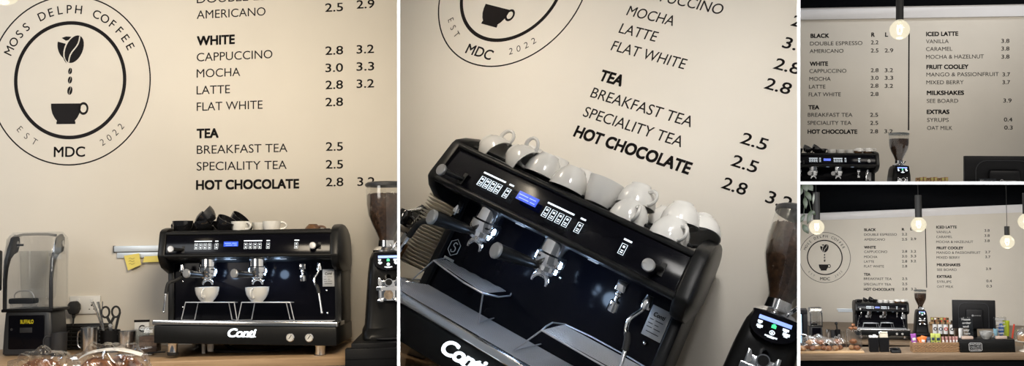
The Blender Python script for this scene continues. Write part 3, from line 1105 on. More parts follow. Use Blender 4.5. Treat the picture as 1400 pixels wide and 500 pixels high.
    # gauges and lit name on the base
    for x in (0.195, 0.272):
        g = G()
        g.lathe([(0, 0), (0.0175, 0), (0.0175, 0.004), (0.0155, 0.006), (0.0148, 0.004), (0, 0.004)], (x, -0.575, 0.084), 28, (0, -1, 0))
        ga = P('pressure_gauge', g, 'chrome')
        g = G()
        g.disc((x, -0.579, 0.084), 0.0145, (0, -1, 0), 0.001, 28)
        part('gauge_dial', g, 'gauge', ga, warp=W)
        g = G()
        g.box(x - 0.0012, x + 0.0012, -0.5815, -0.5802, 0.077, 0.095, rot=(0, 0.6, 0))
        for k in range(9):
            a = math.radians(-40 + 260 * k / 8)
            g.box(x + 0.0115 * math.cos(a) - 0.0006, x + 0.0115 * math.cos(a) + 0.0006, -0.5812, -0.5802, 0.084 + 0.0115 * math.sin(a) - 0.0012, 0.084 + 0.0115 * math.sin(a) + 0.0012)
        part('gauge_needle', g, 'ink', ga, warp=W)
    g = G()
    script_logo(g, -0.064, 0.0835, 0.057, 0.033, -0.5775)
    P('lit_name', g, 'logo_lit', label='backlit white name lettering')
    # hoses below
    g = G()
    g.tube(smooth_path([(-0.21, -0.3, 0.052), (-0.20, -0.32, 0.02), (-0.15, -0.36, 0.012), (-0.03, -0.38, 0.012), (0.10, -0.34, 0.014), (0.2, -0.3, 0.052)], 6), 0.009, 10)
    g.tube(smooth_path([(-0.16, -0.25, 0.052), (-0.10, -0.28, 0.016), (0.02, -0.3, 0.012), (0.16, -0.26, 0.02), (0.24, -0.2, 0.052)], 6), 0.007, 10)
    P('hose', g, 'rubber')
    g = G()
    g.lathe([(0, 0.014), (0.012, 0.014), (0.014, 0.03), (0.014, 0.052), (0, 0.052)], (-0.175, -0.42, 0), 16)
    g.lathe([(0, 0.004), (0.008, 0.004), (0.009, 0.052), (0, 0.052)], (-0.21, -0.40, 0), 12)
    P('drain_fitting', g, 'socket')
    if sticker:
        g = G()
        hx, hz, r = -0.322, 0.262, 0.023
        hexp = [Vector((hx + r * math.sin(math.pi / 3 * k), -0.3635, hz + r * math.cos(math.pi / 3 * k))) for k in range(6)]
        g.tube(hexp, 0.0011, 5, closed=True)
        g.tube(smooth_path([(hx + 0.008, -0.3635, hz + 0.011), (hx - 0.002, -0.3635, hz + 0.013), (hx - 0.006, -0.3635, hz + 0.005), (hx + 0.005, -0.3635, hz), (hx + 0.006, -0.3635, hz - 0.009), (hx - 0.004, -0.3635, hz - 0.013), (hx - 0.009, -0.3635, hz - 0.008)], 4), 0.0014, 5)
        for k in range(7):
            g.box(hx - 0.02 + k * 0.006, hx - 0.016 + k * 0.006, -0.3636, -0.362, hz - 0.036, hz - 0.030)
        P('hexagon_sticker', g, 'cork')
    return t


machine(1, 'black two group espresso machine seen straight on, between sticky notes and bean grinder, left scene')
machine(2, 'large tilted close up of the black espresso machine with white cups on top, middle scene', sticker=True)
machine(3, 'dark espresso machine cut off below its head, bottom left of the upper right scene', detail=False)
machine(4, 'small distant espresso machine behind the front counter in the lower right scene', detail=False)
# soft under-head lights of the machines
for b in (1, 2):
    for x in (-0.10, 0.12):
        p_ = mpos(b, (x, -0.44, 0.345))
        point(b, p_, 0.45 if b == 1 else 0.55, (0.5, 0.7, 1.0), 0.02).data.specular_factor = 0.0 if b == 1 else 0.3


# ------------------------------------------------------------------ wire cup stands
def stand(b, top, feet, zt, zf, label):
    f = measured(b)
    c = sum((Vector((x, y, 0)) for x, y in top), Vector()) / 4
    base = Vector((c.x, c.y, zf))
    o = f(base)
    W = lambda v: f(Vector(v)) - o
    t = thing('cup_stand', b, label, 'cup stand', o + Vector(ORG[b]))
    T = [Vector((x, y, zt)) for x, y in top]
    Fp = [Vector((x, y, zf)) for x, y in feet]
    g = G()
    g.tube(smooth_path(T + [T[0]], 3), 0.0022, 8)
    n = 13
    for i in range(1, n):
        a = T[0].lerp(T[3], i / n)
        c_ = T[1].lerp(T[2], i / n)
        w_ = (T[3] - T[0]).normalized() * 0.0026
        for q in range(6):
            p0_, p1_ = a.lerp(c_, q / 6), a.lerp(c_, (q + 1) / 6)
            u_ = Vector((0, 0, 0.0008))
            g._new([p0_ - w_ - u_, p1_ - w_ - u_, p1_ + w_ - u_, p0_ + w_ - u_, p0_ - w_ + u_, p1_ - w_ + u_, p1_ + w_ + u_, p0_ + w_ + u_],
                   [(0, 1, 2, 3), (7, 6, 5, 4), (0, 4, 5, 1), (1, 5, 6, 2), (2, 6, 7, 3), (3, 7, 4, 0)])
    part('wire_top', g, 'wire', t, warp=W)
    for i in range(4):
        g = G()
        g.tube([T[i], T[i].lerp(Fp[i], 0.5), Fp[i]], 0.0021, 8)
        part('leg', g, 'wire', t, warp=W)
    for i, j in ((0, 3), (1, 2)):
        g = G()
        g.tube([Fp[i], Fp[i].lerp(Fp[j], 0.5), Fp[j]], 0.0019, 8)
        part('foot_bar', g, 'wire', t, warp=W)
    return t


stand(1, [(-0.265, -0.50), (-0.054, -0.50), (-0.10, -0.40), (-0.235, -0.40)], [(-0.283, -0.50), (-0.042, -0.50), (-0.085, -0.40), (-0.25, -0.40)], 0.224, 0.150,
      'wire cup stand under the left white cup on the straight machine, left scene')
stand(1, [(-0.022, -0.50), (0.182, -0.50), (0.148, -0.40), (0.014, -0.40)], [(-0.038, -0.50), (0.199, -0.50), (0.165, -0.40), (0.0, -0.40)], 0.224, 0.150,
      'wire cup stand under the right white cup on the straight machine, left scene')
stand(2, [(-0.295, -0.447), (-0.069, -0.502), (-0.101, -0.315), (-0.375, -0.245)], [(-0.36, -0.42), (-0.066, -0.465), (-0.1095, -0.30), (-0.42, -0.25)], 0.224, 0.150,
      'empty wire cup stand at the left of the tilted machine tray, middle scene')
stand(2, [(0.125, -0.54), (0.37, -0.54), (0.36, -0.375), (0.113, -0.37)], [(0.075, -0.515), (0.38, -0.52), (0.36, -0.36), (0.065, -0.33)], 0.224, 0.150,
      'empty wire cup stand at the lower right of the tilted machine tray, middle scene')
stand(4, [(-0.02, -0.50), (0.15, -0.50), (0.13, -0.42), (0.0, -0.42)], [(-0.045, -0.50), (0.17, -0.50), (0.15, -0.42), (-0.02, -0.42)], 0.235, 0.150,
      'small wire cup stand on the distant machine tray, lower right scene')
stand(4, [(-0.27, -0.50), (-0.06, -0.50), (-0.08, -0.42), (-0.25, -0.42)], [(-0.285, -0.50), (-0.045, -0.50), (-0.065, -0.42), (-0.27, -0.42)], 0.225, 0.150,
      'wire cup stand at the left of the distant machine tray, lower right scene')


# ------------------------------------------------------------------ cups
_cup_cache = {}


def cup_meshes(m, r=0.05, h=0.062, kind='round'):
    key = (m, r, h, kind)
    if key in _cup_cache:
        return _cup_cache[key]
    g = G()
    if kind == 'round':
        out = [(0.0, 0.0), (r * 0.50, 0.0), (r * 0.52, h * 0.07), (r * 0.70, h * 0.22), (r * 0.90, h * 0.5), (r * 0.985, h * 0.8), (r, h)]
        inn = [(r * 0.94, h), (r * 0.92, h * 0.8), (r * 0.82, h * 0.5), (r * 0.62, h * 0.24), (r * 0.3, h * 0.13), (0.0, h * 0.12)]
    else:
        out = [(0.0, 0.0), (r * 0.72, 0.0), (r * 0.78, h * 0.1), (r * 0.92, h * 0.5), (r, h)]
        inn = [(r * 0.93, h), (r * 0.84, h * 0.5), (r * 0.68, h * 0.13), (0.0, h * 0.1)]
    g.lathe(out + inn, (0, 0, 0), 32)
    body = finish(g.bm, 'cup_body', m)
    g = G()
    pts = []
    for k in range(13):
        a = math.radians(118 - 236 * k / 12)
        pts.append((r * 0.93 + 0.022 * math.cos(a) + 0.004, 0, h * 0.60 + h * 0.30 * math.sin(a)))
    g.tube(pts, [0.0042 + 0.0012 * abs(k - 6) / 6 for k in range(13)], 10)
    hd = finish(g.bm, 'cup_handle', m)
    _cup_cache[key] = (body, hd)
    return body, hd


def cup(b, loc, rot, label, m='ceramic', r=0.05, h=0.062, kind='round', group=None, name='coffee_cup', cat='cup', sc=1.0):
    bd, hd = cup_meshes(m, r, h, kind)
    mw = BOOTH[b] @ Matrix.Translation(loc) @ Euler(rot, 'ZYX').to_matrix().to_4x4() @ Matrix.Scale(sc, 4)
    t = thing(name, b, label, cat, mw=mw, group=group)
    for n, me in (('bowl', bd), ('handle', hd)):
        o = bpy.data.objects.new(n, me)
        COL.objects.link(o)
        o.parent = t
        BO[o.name] = b
    return t


def on(b, x, y, z):
    return mpos(b, (x, y, z))


# two cups on the wire stands, booth 1
cup(1, on(1, -0.182, -0.455, 0.226), (0, 0, -PI * 0.52), 'white cappuccino cup standing on the left wire stand of the straight machine', r=0.051, h=0.064)
cup(1, on(1, 0.035, -0.455, 0.226), (0, 0, -PI * 0.56), 'white cappuccino cup standing on the right wire stand of the straight machine', r=0.051, h=0.064)
# black cups heaped on the machine, booth 1
for i, (x, y, z, rt, lb) in enumerate([
        (-0.305, -0.40, 0.525, (0, 0, 2.6), 'leftmost black cup standing on top of the straight machine'),
        (-0.235, -0.42, 0.553, (0.0, 0.95, 0.3), 'black cup with pale rim tipped to the right on the straight machine'),
        (-0.275, -0.28, 0.525, (0, 0, 1.0), 'black cup at the rear left of the heap on the straight machine'),
        (-0.195, -0.36, 0.525, (0, 0, -0.4), 'black cup under the tipped ones on the straight machine'),
        (-0.165, -0.42, 0.575, (0.3, -0.8, 2.9), 'black cup with raised loop handle on top of the heap on the straight machine'),
        (-0.125, -0.42, 0.535, (0.25, 0.5, 0.5), 'rightmost black cup beside the white cups on the straight machine'),
        (-0.10, -0.30, 0.560, (0.2, 0.7, 0.2), 'black cup tilted behind the first white cup on the straight machine')]):
    cup(1, on(1, x, y, z), rt, lb, 'blackcer', 0.045, 0.058, group=None)
for i, (x, y, rt, lb) in enumerate([
        (-0.045, -0.42, (0, 0, -0.6), 'first white cup right of the black heap on the straight machine'),
        (0.030, -0.34, (0, 0, 0.8), 'middle white cup in the short row on the straight machine'),
        (0.088, -0.40, (0, 0, 0.2), 'last white cup in the short row on the straight machine')]):
    cup(1, on(1, x, y, 0.524), rt, lb, 'ceramic', 0.040, 0.050, 'tall')
cup(1, on(1, 0.255, -0.34, 0.524 + 0.036), (PI, 0, 0.3), 'small brown cup upside down at the right end of the straight machine', 'brown', 0.038, 0.036)

# white cups heaped on the tilted machine, booth 2
UP = PI
c2 = [
    (-0.318, -0.44, 0.556, (0.0, 2.05, PI), 'far left white cup lying with dark opening and round handle, on the tilted machine'),
    (-0.205, -0.455, 0.560, (0.15, 2.0, PI + 0.15), 'second white cup from the left lying with its opening down left, on the tilted machine'),
    (-0.255, -0.30, 0.590, (UP, 0, 2.6), 'white cup upside down behind the two lying cups, on the tilted machine'),
    (-0.150, -0.30, 0.590, (UP, 0, 0.4), 'white cup upside down in the back row behind the second lying cup, tilted machine'),
    (-0.105, -0.43, 0.588, (UP, 0, 2.9), 'upside down white cup with left handle, third along the front of the tilted machine'),
    (-0.045, -0.30, 0.588, (UP, 0, 1.2), 'white cup upside down in the back row near the middle of the tilted machine'),
    (-0.010, -0.44, 0.585, (UP, 0, -2.6), 'upside down white cup with its handle towards the front, middle of the tilted machine'),
    (0.060, -0.34, 0.588, (UP, 0, 0.2), 'white cup upside down just behind the straight sided one, tilted machine'),
]
for x, y, z, rt, lb in c2:
    cup(2, on(2, x, y, z), rt, lb, 'ceramic', 0.050, 0.062)
cup(2, on(2, 0.085, -0.44, 0.524), (0, 0, 2.4), 'straight sided white mug standing upright on the front of the tilted machine', 'ceramic', 0.047, 0.066, 'tall')
c3 = [
    (0.175, -0.44, 0.572, (UP, 0, 0.9), 'white cup upside down under a stacked one, right half of the tilted machine'),
    (0.165, -0.42, 0.612, (UP, 0.15, 0.5), 'white cup stacked upside down on another with handle to the right, tilted machine'),
    (0.235, -0.33, 0.585, (UP, 0, -0.2), 'white cup upside down in the back row at the right of the tilted machine'),
    (0.285, -0.45, 0.575, (UP, 0, 0.7), 'white cup upside down at the front right of the tilted machine'),
    (0.275, -0.40, 0.612, (UP, 0.25, -0.5), 'white cup stacked on top at the right with its handle towards the viewer, tilted machine'),
    (0.325, -0.35, 0.600, (PI - 0.3, 0.35, 2.3), 'last white cup leaning at the right end of the tilted machine'),
]
for x, y, z, rt, lb in c3:
    cup(2, on(2, x, y, z), rt, lb, 'ceramic', 0.050, 0.058)

# cups on the machines of booths 3 and 4
for b, s in ((3, 'upper right'), (4, 'lower right')):
    for x, y, rt, m, r, h, kd, lb in [
            (-0.31, -0.40, (0, 0, 2.8), 'blackcer', 0.045, 0.055, 'round', 'leftmost black cup'),
            (-0.24, -0.40, (0, 0.5, 0.5), 'blackcer', 0.045, 0.055, 'round', 'tilted black cup second from the left'),
            (-0.16, -0.38, (0.3, 0.6, 0.2), 'blackcer', 0.050, 0.060, 'round', 'larger tilted black cup'),
            (-0.09, -0.36, (0, 0, -0.6), 'blackcer', 0.042, 0.055, 'round', 'black cup next to the white ones'),
            (-0.01, -0.40, (0, 0, 0.5), 'ceramic', 0.040, 0.048, 'tall', 'first white cup of the row'),
            (0.07, -0.38, (0, 0, 0.5), 'ceramic', 0.040, 0.048, 'tall', 'second white cup of the row'),
            (0.15, -0.40, (0, 0, 0.4), 'ceramic', 0.038, 0.045, 'tall', 'third white cup of the row'),
            (0.225, -0.36, (0, 0, 0.4), 'brown', 0.045, 0.036, 'round', 'brown cup at the right'),
            (0.235, -0.36, (UP, 0.05, 0.4), 'ceramic', 0.048, 0.035, 'round', 'white saucer shaped cup over the brown one'),
            (0.315, -0.36, (0, 0, 0.4), 'brown', 0.042, 0.036, 'round', 'brown cup at the far right end'),
            (0.320, -0.36, (UP, 0.05, 0.4), 'ceramic', 0.046, 0.035, 'round', 'white cup over the far right brown one')]:
        z = 0.522 if rt[0] < 3 else 0.522 + (0.065 if m == 'ceramic' and r > 0.045 else 0.036)
        if rt[1] > 0.3:
            z += 0.022
        cup(b, on(b, x, y, z), rt, lb + ' on the machine of the %s scene' % s, m, r, h, kd)


# ------------------------------------------------------------------ bean grinders
def grinder(b, loc, label, rot=(0, 0, 0), detail=True, sc=1.0):
    t = thing('coffee_grinder', b, label, 'coffee grinder', mw=place(b, loc, rot) @ Matrix.Scale(sc, 4))
    P = lambda n, g, m, par=t, label=None, kind=None: part(n, g, m, par, label, kind=kind)
    g = G()
    rings = []
    for z, w, y0, y1 in ((0.0, 0.103, -0.155, 0.12), (0.012, 0.106, -0.158, 0.122), (0.03, 0.104, -0.150, 0.122), (0.05, 0.094, -0.12, 0.12), (0.12, 0.089, -0.105, 0.118), (0.20, 0.084, -0.108, 0.115),
                         (0.28, 0.078, -0.118, 0.11), (0.34, 0.070, -0.112, 0.105), (0.365, 0.060, -0.092, 0.095), (0.372, 0.052, -0.080, 0.085)):
        ring = []
        r = min(0.03, w * 0.4)
        for cx, cy, a0 in ((w - r, y1 - r, 0), (-w + r, y1 - r, 90), (-w + r, y0 + r, 180), (w - r, y0 + r, 270)):
            for k in range(7):
                a = math.radians(a0 + 15 * k)
                ring.append((cx + r * math.cos(a), cy + r * math.sin(a), z))
        rings.append(ring)
    g.loft(rings)
    P('body', g, 'satin')
    g = G()
    g.lathe([(0.0, 0.366), (0.058, 0.366), (0.060, 0.378), (0.050, 0.388), (0.036, 0.394), (0.034, 0.42), (0.0, 0.42)], seg=32)
    g.cyl((0.03, -0.03, 0.392), (0.045, -0.05, 0.41), 0.006)
    P('collar', g, 'chrome')
    g = G()
    prof = [(0.034, 0.405), (0.034, 0.43), (0.045, 0.455), (0.062, 0.49), (0.078, 0.53), (0.085, 0.575), (0.086, 0.655)]
    g.lathe(prof, seg=40)
    hop = P('hopper', g, 'hopper')
    g = G()
    inner = [(0.0, 0.412), (0.031, 0.412), (0.031, 0.43), (0.042, 0.457), (0.059, 0.492), (0.0755, 0.532), (0.0825, 0.577), (0.083, 0.618), (0.0, 0.622)]
    g.lathe(inner, seg=40)
    part('bean_filling', g, 'beans', hop, kind='stuff')
    if detail:
        # the visible outer layer of beans, far too many to count
        rnd = random.Random(5)
        g = G()
        for i in range(520):
            if i < 380:
                k = rnd.random()
                z = 0.44 + 0.178 * k
                rr = 0.0
                for (ra, za), (rb, zb) in zip(inner[1:-1], inner[2:]):
                    if za <= z <= zb:
                        rr = ra + (rb - ra) * (z - za) / max(1e-6, zb - za)
                rr -= 0.0035
            else:
                z = 0.62 + rnd.random() * 0.002
                rr = 0.078 * math.sqrt(rnd.random())
            a = rnd.uniform(0, 2 * PI)
            t_ = bmesh.new()
            bmesh.ops.create_icosphere(t_, subdivisions=1, radius=1)
            R = Euler((rnd.uniform(0, 6), rnd.uniform(0, 6), rnd.uniform(0, 6))).to_matrix()
            for v in t_.verts:
                v.co = R @ Vector((v.co.x * 0.0055, v.co.y * 0.0036, v.co.z * 0.0026)) + Vector((rr * math.cos(a), rr * math.sin(a), z))
            g.join(t_)
        part('loose_beans', g, 'bean', hop, kind='stuff')
    g = G()
    g.lathe([(0, 0.655), (0.088, 0.655), (0.089, 0.660), (0.089, 0.668), (0.080, 0.674), (0, 0.674)], seg=40)
    P('lid', g, 'smoke' if not detail else 'grey')
    # tilted display
    tl = -0.42
    R = Euler((tl, 0, 0)).to_matrix()
    o_ = Vector((0, -0.1155, 0.332))

    def tp(x, z, d=0.0):
        return o_ + R @ Vector((x, -d, z))
    g = G()
    pts = []
    for k in range(25):
        a = PI + PI * k / 24
        pts.append((0.060 * math.cos(a), 0.040 * math.sin(a)))
    pts = [(0.058, 0.034), (-0.058, 0.034)] + [(0.060 * math.cos(PI + PI * k / 16), -0.004 + 0.042 * math.sin(PI + PI * k / 16)) for k in range(17)]
    A = [tp(x, z, 0.0) for x, z in pts]
    B_ = [tp(x, z, 0.010) for x, z in pts]
    g.loft([A, B_])
    dsp = P('display_panel', g, 'gloss')

    def tq(g, x0, x1, za, zb, d=0.0112):
        a = [tp(x0, za, d), tp(x1, za, d), tp(x1, zb, d), tp(x0, zb, d)]
        c = [tp(x0, za, d - 0.002), tp(x1, za, d - 0.002), tp(x1, zb, d - 0.002), tp(x0, zb, d - 0.002)]
        g._new(a + c, [(0, 1, 2, 3), (7, 6, 5, 4), (0, 4, 5, 1), (1, 5, 6, 2), (2, 6, 7, 3), (3, 7, 4, 0)])
    g = G()
    tq(g, -0.042, 0.042, 0.009, 0.020)
    part('display', g, 'lcdtext', dsp, 'blue lit strip display')
    for x, z, w, h in ((-0.036, -0.001, 0.006, 0.005), (0.030, -0.001, 0.008, 0.005), (-0.034, -0.014, 0.008, 0.005), (0.0, -0.020, 0.006, 0.006), (0.034, -0.014, 0.009, 0.006), (0.0, -0.033, 0.016, 0.003)):
        g = G()
        if w == h:
            ring_ = [tp(x + w * math.cos(2 * PI * k / 16), z + w * math.sin(2 * PI * k / 16), 0.011) for k in range(16)]
            g.tube(ring_, 0.0013, 5, closed=True)
            tq(g, x - 0.0025, x + 0.0025, z - 0.0025, z + 0.0025)
        else:
            tq(g, x - w, x + w, z - h * 0.3, z + h)
            tq(g, x - w * 0.6, x + w * 0.5, z - h, z - h * 0.3)
        part('touch_symbol', g, 'led', dsp)
    g = G()
    tq(g, -0.006, 0.006, -0.006, 0.003)
    tq(g, -0.003, 0.003, 0.003, 0.006)
    part('touch_symbol', g, 'green', dsp, 'green lit start symbol')
    # chute, fork and dosing catch
    g = G()
    g.cyl((0, -0.105, 0.262), (0, -0.155, 0.243), 0.019, 0.017, 24)
    P('chute', g, 'chrome')
    g = G()
    g.cyl((0, -0.1551, 0.243), (0, -0.1562, 0.2426), 0.014, 0.014, 24)
    P('chute_mouth', g, 'rubber')
    g = G()
    for s in (-1, 1):
        g.prism([(s * 0.030, 0.165), (s * 0.043, 0.165), (s * 0.043, 0.262), (s * 0.034, 0.262), (s * 0.026, 0.245), (s * 0.030, 0.225)], -0.135, -0.118, 'y', bev=0.002)
        g.box(s * 0.036 - 0.013, s * 0.036 + 0.013, -0.165, -0.118, 0.163, 0.172, bev=0.002)
    g.box(-0.052, 0.052, -0.142, -0.128, 0.208, 0.226, bev=0.003)
    g.box(-0.030, 0.030, -0.128, -0.118, 0.165, 0.250, bev=0.002)
    P('portafilter_fork', g, 'chrome')
    g = G()
    g.lathe([(0, 0), (0.020, 0), (0.020, 0.004), (0, 0.004)], (0, -0.131, 0.190), 24, (0, -1, 0))
    P('dosing_switch', g, 'porta')
    g = G()
    g.lathe([(0, 0.045), (0.058, 0.045), (0.064, 0.050), (0.064, 0.053), (0, 0.053)], (0, -0.125, -0.04), 28)
    P('grounds_tray', g, 'grey')
    return t


grinder(1, (0.929, -0.371, 0.046), 'black bean grinder with full hopper, cut by the right edge of the left scene', (0, 0, 0.12), sc=1.03)
grinder(2, (0.917, -0.22, 0.12), 'tilted bean grinder with blue strip display at the right edge of the middle scene', (-0.033, -0.077, 0.318), sc=0.93)
grinder(3, (0.568, -1.42, -0.045), 'dark grinder with hopper and lit display in the upper right scene', detail=False)
grinder(4, (0.615, -1.85, 0.247), 'small grinder beside the distant espresso machine in the lower right scene', detail=False)

# knock drawer under the grinder, booth 1
t = thing('knock_drawer', 1, 'wide black drawer base under the grinder at the edge of the left scene', 'drawer base', (0.93, -0.4, 0.0))
g = G(); g.box(-0.135, 0.2, -0.22, 0.28, 0.0, 0.048, bev=0.003)
part('body', g, 'matte', t)
g = G(); g.box(-0.155, 0.2, -0.27, -0.249, -0.075, 0.030, bev=0.002)
g.box(-0.155, 0.2, -0.249, -0.20, 0.018, 0.030, bev=0.001)
for z in (-0.012, -0.045):
    g.box(-0.155, 0.2, -0.273, -0.268, z, z + 0.002)
dr = part('drawer_front', g, 'matte', t)

# ------------------------------------------------------------------ booth 1: order rail and notes
t = thing('order_rail', 1, 'pale aluminium ticket rail fixed to the wall beside the espresso machine, left scene', 'ticket rail', (-0.27, 0, 0.44))
g = G(); g.box(-0.12, 0.14, -0.022, 0, 0.008, 0.036, bev=0.003)
part('upper_profile', g, 'rail', t)
g = G(); g.box(-0.108, 0.14, -0.014, 0, -0.022, 0.004, bev=0.002)
part('lower_lip', g, 'rail', t)
g = G(); g.box(-0.122, -0.118, -0.024, 0, 0.004, 0.038, bev=0.001)
part('end_cap', g, 'grey', t)
t = thing('sticky_note', 1, 'yellow sticky note hanging askew with handwriting from the ticket rail, left scene', 'sticky note', (-0.305, -0.024, 0.437))
g = G()
g._new([(-0.036, 0, -0.008), (0.035, 0, 0.003), (0.046, -0.004, -0.052), (-0.014, -0.006, -0.078), (-0.036, 0.0006, -0.008), (0.035, 0.0006, 0.003), (0.046, -0.0034, -0.052), (-0.014, -0.0054, -0.078)],
       [(0, 1, 2, 3), (7, 6, 5, 4), (0, 4, 5, 1), (1, 5, 6, 2), (2, 6, 7, 3), (3, 7, 4, 0)])
part('sheet', g, 'yellow', t, smooth=False)
g = G()
for k in range(3):
    g.tube(smooth_path([(-0.012, -0.0045, -0.022 - k * 0.013), (-0.004, -0.0048, -0.018 - k * 0.013), (0.004, -0.005, -0.024 - k * 0.013), (0.016, -0.0052, -0.019 - k * 0.012)], 3), 0.0005, 4)
part('handwriting', g, 'grey', t)
g = G()
g._new([(-0.05, 0, 0.0), (0.05, 0, 0.004), (0.05, -0.004, -0.026), (-0.056, -0.004, -0.028), (-0.05, 0.0006, 0.0), (0.05, 0.0006, 0.004), (0.05, -0.0034, -0.026), (-0.056, -0.0034, -0.028)],
       [(0, 1, 2, 3), (7, 6, 5, 4), (0, 4, 5, 1), (1, 5, 6, 2), (2, 6, 7, 3), (3, 7, 4, 0)])
single('sticky_note', 1, g, 'yellow', 'wide yellow note under the ticket rail, half hidden by the espresso machine', 'sticky note', (-0.195, -0.024, 0.424), smooth=False)

# ------------------------------------------------------------------ sockets
def socket(b, loc, w, label, plug=True):
    t = thing('wall_socket', b, label, 'socket', loc)
    g = G(); g.box(-w / 2, w / 2, -0.012, 0, -0.043, 0.043, bev=0.003)
    part('faceplate', g, 'socket', t)
    for x in (-w * 0.22, w * 0.22):
        g = G(); g.box(x - 0.007, x + 0.007, -0.016, -0.011, 0.012, 0.030, bev=0.001)
        part('switch', g, 'paper', t)
    g = G()
    for x in (w * 0.22,):
        g.box(x - 0.003, x + 0.003, -0.0128, -0.0115, -0.006, 0.002)
        g.box(x - 0.013, x - 0.007, -0.0128, -0.0115, -0.022, -0.018)
        g.box(x + 0.007, x + 0.013, -0.0128, -0.0115, -0.022, -0.018)
    part('pin_holes', g, 'ink', t)


socket(1, (-0.524, 0, 0.199), 0.142, 'white double wall socket with black plug behind the blender, left scene')
t = thing('power_plug', 1, 'black plug with cable in the white wall socket, left scene', 'plug', (-0.566, -0.012, 0.185))
g = G()
g.prism([(-0.016, -0.026), (0.016, -0.026), (0.026, -0.004), (0.025, 0.018), (0.012, 0.034), (-0.012, 0.034), (-0.025, 0.018), (-0.026, -0.004)], -0.042, 0.0, 'y', bev=0.006)
part('body', g, 'rubber', t)
g = G()
g.tube(smooth_path([(0, -0.022, -0.02), (0, -0.024, -0.055), (-0.004, -0.028, -0.085), (-0.022, -0.035, -0.11), (-0.05, -0.045, -0.128), (-0.09, -0.06, -0.145)], 5), [0.008] * 4 + [0.004] * 22, 10)
part('cable', g, 'rubber', t)

